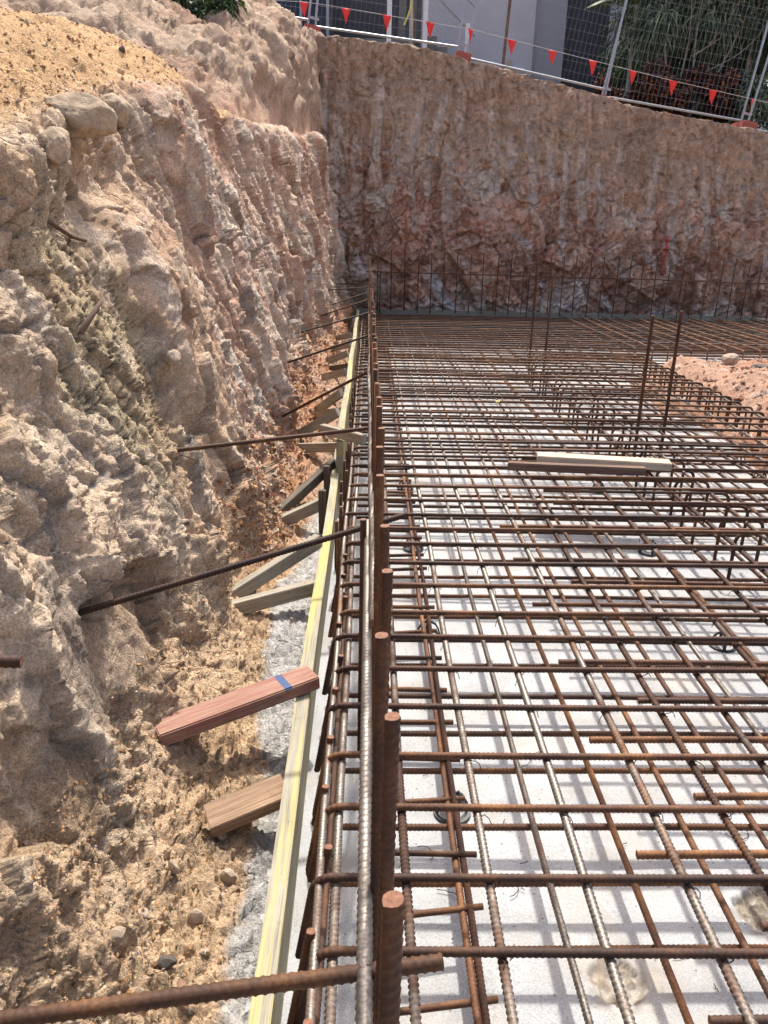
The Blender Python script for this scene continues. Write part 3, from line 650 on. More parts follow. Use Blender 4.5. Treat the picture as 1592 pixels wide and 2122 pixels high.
# lap bars that start in the middle of the mat
lap = with_mats(bar_mesh('lap_bar', [(0, 0, 0), (3.4, 0, 0)], .0086, .0013, .011, (0, 1.6)), M['rust'])
LAPS = [(0.625, 0.984), (0.814, 1.185), (0.621, 1.376), (0.828, 1.569), (0.626, 1.795), (0.823, 1.989), (0.634, 2.206), (0.63, 2.619), (0.825, 2.824), (0.63, 3.039), (0.832, 3.207), (0.634, 3.431)]
bars('lap_bar', lap, [(x, y, .325) for x, y in LAPS], 'dark lap bar starting in mid mat beside a cross bar, %s to the camera', 'dark lap bar', 'reinforcing bar', 'lap bars starting in the middle of the mat', .012)
# starters along the left edge, with a foot turned into the mat
yS = [.421, .65, .802, .982, 1.17, 1.396, 1.6, 1.79]
while yS[-1] < 12.4: yS.append(yS[-1]+.2)
st = [(0, 0, 1.2), (0, 0, .112), (.27, .01, .112)]
s_near = with_mats(bar_mesh('starter_bar', st, .0078, .0012, .012, (0, 1.1)), M['rust']); s_far = with_mats(bar_mesh('starter_bar', st, .0092, nseg=8), M['rust'])
for i, y in enumerate(yS):
    o = link('starter_bar', s_near if y < 2.1 else s_far); o.location = (.0215+.008*min(1, max(0, y-.4))+rnd.uniform(-.003, .003)-max(0, y-3)*.003, y, rnd.uniform(-.015, .012))
    o.rotation_euler = (rnd.uniform(-.012, .012), rnd.uniform(-.006, .006), rnd.uniform(-.08, .12))
    tag(o, ('upright rusty starter bar with sawn top in the left row, %s to the camera' % ORD[i]) if i < 16 else 'upright rusty starter bar in the far part of the left row', 'starter bar', 'starter bars along the left edge')
o = link('starter_bar', with_mats(bar_mesh('starter_bar', [(0, 0, .875), (0, 0, .1)], .0085, .0013, .012, (0, .8)), M['rust'])); o.location = (-.006, 2.04, 0)
tag(o, 'short dark starter bar left of the near long silver bar, lower than the others', 'starter bar')
# long bar tied to the starters
hb = bar_mesh('tie_rail', [(0, -.2, 0), (0, 2.16, 0)], .0092, .0016, .0125, (0, 3), slant=.5); hb2 = bar_mesh('tie_rail', [(0, 0, 0), (0, 11.2, 0)], .0095, .0014, .012, (0, 3), slant=.5)
o = link('tie_rail', with_mats(hb, M['steel'])); o.location = (.007, 0, .82); tag(o, 'bright silver ribbed bar tied along the near starter bars', 'reinforcing bar')
o = link('tie_rail', with_mats(hb2, M['half_steel'])); o.location = (.017, 1.5, .838); o.rotation_euler = (-.0008, 0, .002); tag(o, 'rusty long bar tied along the far starter bars, lapped on the silver one', 'reinforcing bar')
# bracing bars from the starters into the bank
BR = [((.10, .69, .82), (-.86, .55, .815)), ((.125, 2.22, .825), None, (205, 1245)), ((.062, 3.34, .82), None), ((-.0, 4.72, .82), None), ((-.0, 6.40, .82), None), ((-.0, 8.17, .82), None), ((0, 9.76, .82), None), ((0, 10.9, .82), None), ((0, 11.6, .83), None), ((0, 12.3, .83), None)]
ENDS = [None, (-.72, 1.93, .65), (-.78, 3.0, .79), (-.72, 5.45, .30), (-.76, 6.5, .54), (-.73, 7.7, .65), (-.73, 9.75, .56), (-.70, 10.3, .62), (-.70, 10.8, .83), (-.6, 12.6, .80)]
for i, b_ in enumerate(BR):
    a = Vector(b_[0]); e = Vector(ENDS[i] or b_[1]); d = (e-a).normalized(); e2 = e+d*.12
    o = link('bracing_bar', with_mats(bar_mesh('bracing_bar', [tuple(a-a), tuple(e2-a)], .0088 if i else .0085, .0013, .011, (0, 1.3) if i < 4 else None, nseg=10 if i < 4 else 8), M['rust_dark'])); o.location = a
    tag(o, 'rusty bracing bar from the starter row into the left bank, %s to the camera' % ORD[i], 'bracing bar', 'bracing bars into the left bank')
o = link('bracing_bar', with_mats(bar_mesh('bracing_bar', [(0, 0, 0), (-.5, -.03, .02)], .0085, .0013, .011, (0, .5)), M['rust_dark'])); o.location = (-.50, 1.01, 1.03)
tag(o, 'short rusty bar end poking out of the bank at the left edge of the photo', 'bracing bar')
# back row of starters and its rail
bs = with_mats(bar_mesh('starter_bar', [(0, 0, .92), (0, 0, 0)], .0088, nseg=8), M['rust'])
xs = .0
k = 0; x = .13
while x < 7.6:
    o = link('starter_bar', bs); o.location = (x+rnd.uniform(-.012, .012), 12.72, .385+rnd.uniform(-.02, .02)); o.rotation_euler = (rnd.uniform(-.015, .015), rnd.uniform(-.012, .012), 0)
    tag(o, ('upright starter bar in front of the back formwork, %s from the left corner' % ('first' if k == 0 else ORD[k])) if k < 18 else 'upright starter bar at the right end of the back row', 'starter bar', 'starter bars along the back edge')
    x += .2075; k += 1
for x in (.172, 2.52, 5.02):
    o = link('starter_bar', bs); o.location = (x, 12.80, .15); o.scale = (1, 1, .9)
    tag(o, {.172: 'lower twin starter bar beside the first bar of the back row', 2.52: 'lower thin bar between the middle bars of the back row', 5.02: 'lower thin bar between the right bars of the back row'}[x], 'starter bar')
rail = with_mats(bar_mesh('tie_rail', [(0, 0, 0), (5.4, 0, 0)], .0085, nseg=8), M['rust'])
o = link('tie_rail', rail); o.location = (-.05, 12.70, .985); o.rotation_euler = (0, .004, 0); tag(o, 'thin horizontal bar tied across the left part of the back starter bars', 'reinforcing bar')
o = link('tie_rail', rail); o.location = (4.6, 12.69, .955); o.rotation_euler = (0, .006, 0); tag(o, 'thin horizontal bar tied across the right part of the back starter bars', 'reinforcing bar')
for (a, e, lab) in (((2.95, 12.70, .98), (2.6, 13.4, .78), 'left'), ((4.87, 12.70, .97), (4.3, 13.4, .72), 'right')):
    o = link('bracing_bar', with_mats(bar_mesh('bracing_bar', [(0, 0, 0), tuple(Vector(e)-Vector(a))], .009, nseg=8), M['rust_steel'])); o.location = a
    tag(o, '%s of the two short bracing bars from the back starter rail to the rock' % lab, 'bracing bar', 'bracing bars into the rock face')
# column starters in the mat
cs = bar_mesh('column_starter', [(0, 0, 1.12), (0, 0, .02)], .0115, .0012, .014, (0, 1.2))
for x, y, z, lean, lab in ((1.925, 5.4, 0, .0, 'tall upright bar rising from the mat behind the loose planks, left of the pair'), (2.115, 5.4, .035, .0, 'tall upright bar rising from the mat behind the loose planks, right of the pair'),
                           (1.87, 9.1, .07, .005, 'far upright bar rising from the mat before the back row, left of the pair'), (2.05, 9.1, .06, .005, 'far upright bar rising from the mat before the back row, right of the pair')):
    o = link('column_starter', cs if cs.materials else with_mats(cs, M['rust'])); o.location = (x, y, z); o.rotation_euler = (0, lean, 0); tag(o, lab, 'starter bar', 'tall upright bars in the mat')
# U bars of the edge beam on the right
ub = with_mats(bar_mesh('edge_beam_link', [(0, 0, -.25), (0, 0, 0), (1.38, 0, 0), (1.38, 0, -.25)], .0088, nseg=8, rad=.05), M['rust'])
ub2 = with_mats(bar_mesh('edge_beam_link', [(0, 0, -.25), (0, 0, 0), (-1.0, 0, 0)], .0088, nseg=8, rad=.05), M['rust'])
y = 3.32; k = 0
while y < 8.5:
    o = link('edge_beam_link', ub); o.location = (1.74+.02*math.sin(k*2.1), y+.06, ZT-.03); o.rotation_euler = (0, 0, rnd.uniform(-.01, .01))
    tag(o, ('bent bar of the right edge beam with two down legs, %s to the camera' % ORD[k]) if k < 12 else 'bent bar of the far right edge beam beside the soil mound', 'reinforcing bar', 'bent bars of the right edge beam')
    if k < 16:
        o = link('edge_beam_link', ub2); o.location = (1.93+.02*math.sin(k*1.3), y+.19, ZT-.012); o.rotation_euler = (0, 0, rnd.uniform(-.01, .01))
        tag(o, ('bar hooked down inside the right edge beam, %s to the camera' % ORD[k]) if k < 8 else 'bar from the left ending in a hook in the far part of the edge beam', 'reinforcing bar', 'hooked bars inside the right edge beam')
    y += .205; k += 1
# far right mat: bars towards the camera with hooked near ends
fb = with_mats(bar_mesh('hooked_bar', [(0, 0, -.27), (0, 0, 0), (0, 3.45, 0), (.03, 3.6, 0)], .009, nseg=8, rad=.06), M['rust_hot'])
for k in range(20):
    o = link('hooked_bar', fb); o.location = (3.10+k*.21+rnd.uniform(-.02, .02), 9.12+rnd.uniform(-.05, .05), .395); o.rotation_euler = (0, 0, rnd.uniform(-.015, .03))
    tag(o, ('pale brown hooked bar of the far right mat, %s from the left' % ('first' if k == 0 else ORD[k])) if k < 10 else 'hooked bar at the far right end of the mat beyond the mound', 'reinforcing bar', 'hooked bars of the far right mat')
# tie wires at near crossings
tm = MB(); tm.tube([(math.cos(a)*.014, math.sin(a*1.0)*.014, .004*math.sin(2*a)) for a in np.linspace(0, 5.6, 14)]+[(.02, -.016, -.012), (.024, -.02, -.03)], .0012, 5)
tme = tm.mesh('tie_wire'); tme.materials.append(M['tie'])
tk = 0
for i, yv in enumerate(yT[:16]):
    for j, xv in enumerate(xTL[3:11]):
        if rnd.random() < .7 and xv < .35+.5*yv:
            o = link('tie_wire', tme); o.location = (xv+.004, yv+.002, ZT-.01); o.rotation_euler = (rnd.uniform(-.3, .3), rnd.uniform(-.3, .3), rnd.uniform(0, 6)); tk += 1
            tag(o, 'twist of dark tie wire around a bar crossing in the near mat', 'tie wire', 'tie wires on the near mat')

# ------------------------------------------------------------------ timber
def board(name, a, b, wid, thk, mat, label, cat, group=None, upv=(0, 0, 1), bev=.0025, roll=0., seg=10, warp=.002):
    a, b = Vector(a), Vector(b); L_ = (b-a).length; x = (b-a).normalized(); z = Vector(upv); z = (z-x*z.dot(x)).normalized(); yv = z.cross(x)
    bm = bmesh.new(); bmesh.ops.create_cube(bm, size=1, matrix=Matrix.Diagonal((L_, wid, thk, 1)))
    le = [e for e in bm.edges if abs(e.verts[0].co.x-e.verts[1].co.x) > L_*.5]
    bmesh.ops.subdivide_edges(bm, edges=le, cuts=seg, use_grid_fill=True)
    bmesh.ops.bevel(bm, geom=[e for e in bm.edges if e.calc_face_angle(0) > .5], offset=bev, segments=2, affect='EDGES')
    ph = rnd.uniform(0, 9)
    for v in bm.verts:
        v.co.z += warp*math.sin(v.co.x*3+ph); v.co.y += warp*math.sin(v.co.x*2.3+ph*2)
    me = bpy.data.meshes.new(name); bm.to_mesh(me); bm.free()
    o = link(name, me, mat); Mx = Matrix(((x.x, yv.x, z.x, 0), (x.y, yv.y, z.y, 0), (x.z, yv.z, z.z, 0), (0, 0, 0, 1)))
    o.matrix_world = Matrix.Translation((a+b)/2) @ Mx @ Matrix.Rotation(roll, 4, 'X')
    return tag(o, label, cat, group)
board('formwork_board', (-.192, .25, .100), (-.193, 5.45, .100), .044, .20, M['form'], 'near yellow stained formwork board standing on edge along the slab', 'formwork board', 'formwork boards', warp=.003, seg=30)
board('formwork_board', (-.166, 4.668, .197), (-.172, 12.83, .200), .043, .40, M['form'], 'far formwork board standing on edge along the left slab edge', 'formwork board', 'formwork boards', warp=.004, seg=40)
board('formwork_board', (-.185, 12.87, .2), (6.30, 12.93, .2), .043, .42, M['form_far'], 'long grey green formwork board along the foot of the back rock face', 'formwork board', 'formwork boards', warp=.003, seg=30)
board('formwork_board', (6.31, 12.93, .19), (8.6, 12.95, .19), .043, .40, M['wood_pale'], 'pinkish formwork board at the right end of the back edge', 'formwork board', 'formwork boards')
G_ = 'bracing timbers of the left formwork'
board('bracing_timber', (-.165, 2.26, .232), (-.62, 1.985, .20), .092, .047, M['wood_red'], 'faded red plank with a blue stripe leaning from the bank onto the formwork', 'timber brace', G_, bev=.004)
board('bracing_timber', (-.216, 1.83, .13), (-.425, 1.75, .085), .085, .045, M['wood_warm'], 'short brown timber lying low below the red plank against the formwork', 'timber brace', G_, upv=(0, -.25, 1))
BRC = [((-.222, 3.48, .225), (-.62, 3.10, .08), 'wood', 'grey brace of the nearest grey pair sloping down to the bank'),
       ((-.218, 3.16, .13), (-.60, 3.02, .075), 'wood', 'grey brace lying low under the nearest sloping grey brace'),
       ((-.214, 4.78, .225), (-.53, 4.12, .08), 'wood_dark', 'dark brace sloping steeply from the formwork top beside the stakes'),
       ((-.24, 4.12, .19), (-.49, 4.06, .085), 'wood', 'short grey brace lying low under the dark sloping brace'),
       ((-.205, 5.43, .41), (-.59, 5.70, .12), 'wood', 'long pale brace sloping down left behind the crossing timber'),
       ((-.20, 5.25, .20), (-.55, 5.50, .12), 'wood', 'grey brace lying level under the long pale brace'),
       ((-.205, 6.1, .41), (-.47, 6.5, .14), 'wood', 'fifth sloping brace from the camera along the formwork'),
       ((-.205, 5.75, .34), (-.47, 6.35, .16), 'wood', 'thin brace just in front of the fifth sloping brace'),
       ((-.200, 7.12, .40), (-.42, 7.35, .30), 'wood', 'short pale brace high on the far formwork, sixth from the camera'),
       ((-.205, 8.15, .41), (-.53, 8.35, .25), 'wood', 'seventh sloping brace along the far formwork'),
       ((-.205, 8.0, .30), (-.40, 8.15, .24), 'wood_dark', 'small dark brace under the seventh sloping brace'),
       ((-.200, 8.79, .41), (-.49, 9.0, .31), 'wood', 'eighth brace, pale and nearly level on the far formwork'),
       ((-.205, 9.56, .41), (-.50, 9.75, .33), 'wood', 'ninth brace, pale and nearly level on the far formwork'),
       ((-.205, 11.3, .41), (-.52, 11.4, .33), 'wood_dark', 'dark brace at the far end of the formwork in the shade')]
for a, b, m_, lab in BRC: board('bracing_timber', a, b, .042, .065, M[m_], lab, 'timber brace', G_, roll=rnd.uniform(-.08, .08))
board('crossing_timber', (-.285, 4.82, .437), (-.015, 4.56, .437), .045, .06, M['wood'], 'grey timber laid across the formwork top towards the starter bars', 'timber')
for i, (x, yv, h, lab) in enumerate(((-.240, 4.60, .26, 'dark timber stake behind the formwork under the dark brace'), (-.238, 4.10, .27, 'timber stake with a pale broken top behind the near formwork'), (-.21, 11.2, .45, 'pale timber stake at the far end of the left formwork'), (-.21, 9.2, .42, 'pale timber stake behind the middle of the far formwork'))):
    board('timber_stake', (x, yv, -.05), (x-.004, yv, h), .035, .04, M[('wood_dark', 'wood_dark', 'wood', 'wood')[i]], lab, 'timber stake', 'timber stakes of the formwork', upv=(1, 0, 0))
board('loose_plank', (1.0, 4.40, .396), (1.74, 4.27, .396), .10, .045, M['wood_pale'], 'pale sunlit plank lying loose on the reinforcement', 'plank', 'planks lying on the mat', bev=.004)
board('loose_plank', (.80, 4.235, .392), (1.56, 4.165, .392), .05, .045, M['stake'], 'dark weathered plank lying in front of the pale plank', 'plank', 'planks lying on the mat', bev=.004)

# ------------------------------------------------------------------ bar chairs
def chair():
    r_ = empty('bar_chair')
    b = MB(); n = 28; R_ = .052
    prof = [(R_-.006, 0), (R_+.004, 0), (R_+.004, .008), (R_-.006, .008)]
    Vv = [(math.cos(2*math.pi*i/n)*p, math.sin(2*math.pi*i/n)*p, z) for i in range(n) for p, z in prof]
    Ff = [(i*4+k, ((i+1) % n)*4+k, ((i+1) % n)*4+(k+1) % 4, i*4+(k+1) % 4) for i in range(n) for k in range(4)]
    b.add(Vv, Ff); b.build('base_ring', M['plastic'], r_)
    for q in range(4):
        a = q*math.pi/2+.4; l = MB(); ca, sa = math.cos(a), math.sin(a)
        for (ra, za), (rb, zb_) in zip([(.050, .004), (.044, .03), (.03, .056)], [(.044, .03), (.03, .056), (.008, .068)]):
            p0, p1 = Vector((ca*ra, sa*ra, za)), Vector((ca*rb, sa*rb, zb_)); dx = (p1-p0); Mx = dx.to_track_quat('Z', 'Y').to_matrix()
            l.box((p0+p1)/2, (.012, .006, dx.length+.004), Mx @ Matrix.Rotation(0, 3, 'Z'))
        l.build('leg', M['plastic'], r_)
    s = MB(); s.tube([(0, -.018, .076), (0, -.01, .068), (0, .01, .068), (0, .018, .076)], .006, 6); s.build('saddle', M['plastic'], r_)
    return r_
ch0 = chair()
CH = [(1.521, 2.90, 'black plastic bar chair with round base under the coarse bar at the right'), (1.55, 3.92, 'black plastic bar chair in the middle of the right half, behind the first one'), (.262, 3.92, 'black bar chair under the doubled bar, fourth one back on the left'),
      (.275, 2.96, 'black bar chair under the doubled bar, second one back on the left'), (.272, 1.885, 'black bar chair under the doubled bar, closest to the camera'), (.262, 4.96, 'black bar chair under the doubled bar, far one'), (2.845, 5.7, 'far black bar chair near the mat right edge by the soil, back one'),
      (2.82, 5.3, 'far black bar chair near the mat right edge by the soil, front one'), (1.56, 4.97, 'black bar chair behind the loose planks')]
for i, (x, yv, lab) in enumerate(CH):
    o = ch0 if i == 0 else copy_tree(ch0)
    o.location = (x, yv, .002); o.rotation_euler = (0, 0, rnd.uniform(0, 6)); tag(o, lab, 'bar chair', 'plastic bar chairs on the concrete')

def bank_ray(px_, py_):
    """the bank's surface point seen in the photograph at that pixel"""
    d = fw+rt*((px_-796)/1620)+up*((1061-py_)/1620); d.normalize(); W_ = LV-np.array(CAM); dist = np.linalg.norm(W_, axis=-1)
    ok_ = (W_@np.array(d))/dist > math.cos(.004); return Vector(LV[ok_][np.argmin(dist[ok_])])
# ------------------------------------------------------------------ boulders, stones, sticks
def rock_mesh(name, seed, dims, sub=4, amp=.28, flatk=.0, fr=1.6):
    bm = bmesh.new(); bmesh.ops.create_icosphere(bm, subdivisions=sub, radius=1)
    A = np.array([tuple(v.co) for v in bm.verts], np.float32)
    rr = np.random.RandomState(seed)
    for _ in range(9):                                   # broken flat faces
        n = rr.normal(size=3); n /= np.linalg.norm(n); h = rr.uniform(.62, .92); d = A@n
        A = A-np.clip(d-h, 0, None)[:, None]*n*.92
    d = 1+amp*.5*fbm(A[:, 0]*fr+seed, A[:, 1]*fr, A[:, 2]*fr, 4, seed)+.05*fbm(A[:, 0]*9, A[:, 1]*9, A[:, 2]*9, 3, seed+4)
    A = A*d[:, None]*np.array(dims)
    for v, p in zip(bm.verts, A): v.co = p
    me = bpy.data.meshes.new(name); bm.to_mesh(me); bm.free(); me.polygons.foreach_set('use_smooth', [sub > 2]*len(me.polygons)); return me
b0 = bank_at(3.42, 1.93)
def rock(name, loc, dims, seed, mat, label, cat, group=None, rot=(0, 0, 0), sub=4):
    o = link(name, rock_mesh(name, seed, dims, sub), mat); o.location = loc; o.rotation_euler = rot; return tag(o, label, cat, group)
rock('boulder', bank_ray(140, 232)+Vector((.03, 0, 0)), (.155, .13, .08), 3, M['boulder'], 'large rounded tan boulder overhanging from the lip of the left bank', 'boulder', rot=(.25, .2, .15), sub=5)
rock('boulder', bank_ray(238, 225)+Vector((.0, .03, 0)), (.09, .10, .08), 8, M['boulder'], 'smaller boulder on the bank lip right behind the large overhanging boulder', 'boulder', rot=(.3, .3, .5), sub=5)
rock('boulder', bank_ray(118, 300), (.055, .10, .055), 14, M['boulder'], 'brown blocky rock wedged under the large overhanging boulder', 'boulder', rot=(.5, .2, .2), sub=5)
rock('boulder', bank_ray(168, 300), (.04, .045, .038), 17, M['boulder'], 'small rock right of the blocky rock under the boulder', 'boulder', rot=(.1, .6, .2))
rock('stone', (3.95, 8.5, .37), (.12, .08, .075), 23, M['stone'], 'tan angular rock on the crest of the soil mound', 'stone', rot=(.2, .1, .3), sub=2)
rock('stone', (4.08, 8.1, .36), (.11, .07, .045), 29, M['darkstone'], 'dark grey stone on the soil mound right of the tan rock', 'stone', sub=2)
rock('stone', bank_ray(364, 740), (.035, .045, .035), 37, M['stone'], 'white lump of stone stuck in the middle of the left bank', 'stone')
# individual stones on the strip beside the formwork
stones = [rock_mesh('stone', 40+k, (1, .8, .62), 2) for k in range(5)]
for k, s in enumerate(stones): s.materials.append(M['stone'] if k != 3 else M['darkstone'])
spots = [(-.345, 1.60, .026), (-.40, 1.46, .022), (-.36, 1.36, .016), (-.43, 1.31, .018), (-.47, 1.55, .025), (-.50, 1.40, .02), (-.39, 1.74, .018), (-.44, 1.66, .014), (-.36, 1.22, .014), (-.42, 1.12, .02), (-.37, 1.03, .018),
         (-.47, 1.22, .016), (-.53, 1.29, .024), (-.33, 1.82, .015), (-.36, 2.45, .013), (-.40, 2.62, .016), (-.45, 2.34, .014), (-.31, 3.02, .012), (-.38, .95, .022), (-.46, 1.02, .015), (-.35, 1.50, .012), (-.56, 1.10, .022)]
for k, (x, yv, s) in enumerate(spots):
    p = bank_x(x, yv); o = link('stone', stones[k % 5]); o.location = p+Vector((0, 0, s*.35)); o.scale = (s*rnd.uniform(.8, 1.3),)*3; o.rotation_euler = (rnd.uniform(0, 6), rnd.uniform(0, 6), rnd.uniform(0, 6))
    tag(o, 'small broken stone lying on the sand strip between bank and formwork', 'stone', 'loose stones on the sand strip')
for k in range(26):
    yv = rnd.uniform(3.6, 6.6); x = rnd.uniform(-2.3, -1.32); p = bank_x(x, yv); o = link('stone', stones[k % 5]); s = rnd.uniform(.010, .028); o.location = p+Vector((0, 0, s*.3)); o.scale = (s,)*3
    o.rotation_euler = (rnd.uniform(0, 6), rnd.uniform(0, 6), rnd.uniform(0, 6)); tag(o, 'small clod on the orange sandy ledge above the left bank', 'stone', 'clods on the sandy ledge')
# gravel and crumbs: uncountable
def gravel(name, pts, smin, smax, label, seed, cols):
    rr = np.random.RandomState(seed); n = len(pts)
    base = np.array([(1, 0, 0), (-1, 0, 0), (0, 1, 0), (0, -1, 0), (0, 0, 1), (0, 0, -1)], np.float32)
    F = np.array([(0, 2, 4), (2, 1, 4), (1, 3, 4), (3, 0, 4), (2, 0, 5), (1, 2, 5), (3, 1, 5), (0, 3, 5)])
    s = smin+(smax-smin)*rr.rand(n)**3
    V = base[None]*(s[:, None, None]*rr.uniform(.55, 1.25, (n, 6, 1)))
    a = rr.uniform(0, 6.28, n); ca, sa = np.cos(a), np.sin(a)
    V = np.stack([V[..., 0]*ca[:, None]-V[..., 1]*sa[:, None], V[..., 0]*sa[:, None]+V[..., 1]*ca[:, None], V[..., 2]*.8+V[..., 0]*.3], -1)+np.asarray(pts)[:, None]
    Q = (F[None]+np.arange(n)[:, None, None]*6).reshape(-1, 3)
    cc = np.asarray(cols)[rr.randint(0, len(cols), n)]*rr.uniform(.7, 1.25, (n, 1)); cc = np.repeat(cc, 6, 0)
    return tag(link(name, mesh_np(name, V.reshape(-1, 3), Q, cc, False), M['earth']), label, 'gravel', kind='stuff')
rr = np.random.RandomState(5)
def pick(mask, n, w=None):
    ii = np.argwhere(mask); q = rr.randint(0, len(ii), n); P = LV[ii[q, 0], ii[q, 1]]; return P+rr.normal(0, .004, P.shape)
flatm = (LT > .05) & (LT < .20) & (LY > .6) & (LY < 4.5) & (conc < .5)
gravel('gravel', pick(flatm, 16000), .0012, .0085, 'crumbs of sandy gravel on the strip at the foot of the left bank', 6, [tan_, cream, org, brown, tan_, org])
far_toe = (LT > .08) & (LT < .22) & (LY > 3.4) & (LY < 11)
gravel('gravel', pick(far_toe, 8000), .003, .022, 'reddish crumbs at the far foot of the left bank', 7, [org, pink, cream, (.45, .2, .11)])
ledge = (LT > .625) & (LT < .83) & (LY > 3.0) & (LY < 7.5)
gravel('gravel', pick(ledge, 5000), .003, .014, 'orange crumbs on the sandy ledge', 8, [org, tan_, (.6, .37, .2), cream])
MV = np.stack([MX, MY, mz], -1); ii = np.argwhere(mz > .03); q = rr.randint(0, len(ii), 7000); P = MV[ii[q, 0], ii[q, 1]]+rr.normal(0, .008, (7000, 3))
gravel('gravel', P, .004, .04, 'pinkish rubble on the soil mound', 9, [(.5, .33, .24), (.6, .48, .4), (.42, .22, .14), (.35, .2, .14)])
# roots and sticks
def stick(name, pts, r0_, r1_, mat, label, cat):
    P = [Vector(p) for p in pts]; b = MB(); n = len(P); rad = [r0_+(r1_-r0_)*i/(n-1) for i in range(n)]; b.tube(P, rad, 7); return tag(b.build(name, mat), label, cat)
p = bank_at(2.95, 1.50); q = bank_at(2.90, 1.24)
stick('root', [bank_ray(191, 590)+Vector((.04, -.02, .0)), bank_ray(190, 622)+Vector((.045, 0, 0)), bank_ray(181, 655)+Vector((.025, 0, 0)), bank_ray(172, 690)+Vector((-.01, 0, 0))], .004, .013, M['root'], 'dry broken root standing out of the left bank above the cracked hollow', 'root')
p = bank_at(2.62, 1.80); q = bank_at(2.9, 1.62)
stick('root', [bank_ray(84, 440)+Vector((-.01, 0, 0)), bank_ray(110, 462)+Vector((.015, 0, 0)), bank_ray(138, 484)+Vector((.015, 0, 0)), bank_ray(163, 492)+Vector((.02, 0, 0))], .010, .006, M['root'], 'dark root lying along the upper left bank', 'root')
p = bank_x(-.38, 1.24)
def leaf(name, loc, L_, W_, rot, mat, label):
    n = 8; V = []
    for i in range(n+1):
        t = i/n; wv = W_*math.sin(math.pi*min(1, t*.93+.04))**.8; zc = .18*L_*math.sin(t*3.0)
        V += [(t*L_, -wv, zc+.12*wv), (t*L_, 0, zc), (t*L_, wv, zc+.12*wv)]
    F = [(i*3+k, i*3+k+3, i*3+k+4, i*3+k+1) for i in range(n) for k in (0, 1)]
    b = MB(); b.add(V, F, True); o = b.build(name, mat); o.location = loc; o.rotation_euler = rot
    so_ = o.modifiers.new('thickness', 'SOLIDIFY'); so_.thickness = .0008; return tag(o, label, 'leaf')
leaf('fallen_leaf', p+Vector((-.02, .05, .012)), .085, .011, (0, .1, -1.15), M['drybrown'], 'long brown dry leaf lying on the sand in the lower left')
leaf('fallen_leaf', p+Vector((-.055, .03, .01)), .04, .010, (.2, .1, -1.3), M['greenleaf'], 'small green leaf beside the long brown dry leaf')
leaf('fallen_leaf', bank_x(-.40, .86)+Vector((0, 0, .012)), .05, .014, (.2, .2, .5), M['greenleaf'], 'dark green leaf by the bottom bar at the lower left')
leaf('fallen_leaf', bank_x(-.335, .93)+Vector((0, 0, .012)), .06, .010, (.2, .4, 1.9), M['drybrown'], 'curled brown leaf on the edge of the concrete strip')
for k in range(7):
    x, yv = -.33-rnd.random()*.12, 1.0+rnd.random()*.55; p = bank_x(x, yv)+Vector((0, 0, .008)); a = rnd.uniform(0, 3.1); d = Vector((math.cos(a), math.sin(a), .1))*rnd.uniform(.03, .07)
    o = stick('twig', [p-d, p+Vector((0, 0, .008)), p+d+Vector((.006, 0, 0))], .0014, .0008, M['root'], 'thin dry twig on the sand strip in the lower left', 'twig'); o['group'] = 'twigs on the sand strip'
# wire offcuts on the concrete
for k in range(46):
    x = rnd.uniform(.02, 1.5); yv = rnd.uniform(1.15, 3.4); L_ = rnd.uniform(.012, .035); b = MB(); cvt = rnd.uniform(-1.5, 1.5)
    b.tube([(L_*math.cos(t*cvt), L_*1.3*math.sin(t*cvt)+t*.01, .003+.004*abs(math.sin(t*4))) for t in np.linspace(-1, 1, 7)], .0012, 5)
    o = b.build('wire_offcut', M['tie']); o.location = (x, yv, .001); o.rotation_euler = (0, 0, rnd.uniform(0, 6)); tag(o, 'short dark offcut of tie wire lying on the concrete', 'wire offcut', 'wire offcuts on the concrete')
for x, yv, z in ((1.03, 6.1, .374), (1.3, 6.8, .374)):
    b = MB(); b.tube([(-.016, 0, 0), (.016, 0, 0)], .0112, 10); o = b.build('tape_mark', M['yellow']); o.location = (x, yT[int(np.argmin(np.abs(np.array(yT)-yv)))], ZT); tag(o, 'yellow paint mark wrapped around a top mat cross bar', 'paint mark', 'yellow marks on the bars')
# red sprayed survey line on the rock face
V = []; n = 60
for i in range(n+1):
    z = 1.62-.62*i/n; j = int(np.argmin(np.abs(xb-4.86))); jz = int(np.argmin(np.abs(Z2[j]-z))); yq = YY[j-2:j+3, jz].min()
    wv = (.016+.010*math.sin(i*.9)+.008*math.sin(i*2.3))*(1.0 if i < 40 else .5+.5*math.sin(i*1.1)); cx_ = 4.855+.012*math.sin(i*.25)+.02*(1-i/n)
    V += [(cx_-abs(wv), yq-.012, z), (cx_+abs(wv), yq-.012, z)]
b = MB(); b.add(V, [(2*i, 2*i+2, 2*i+3, 2*i+1) for i in range(n)]); o = b.build('paint_mark', M['pink']); so_ = o.modifiers.new('thickness', 'SOLIDIFY'); so_.thickness = .004
tag(o, 'vertical red sprayed line on the right part of the rock face', 'paint mark')

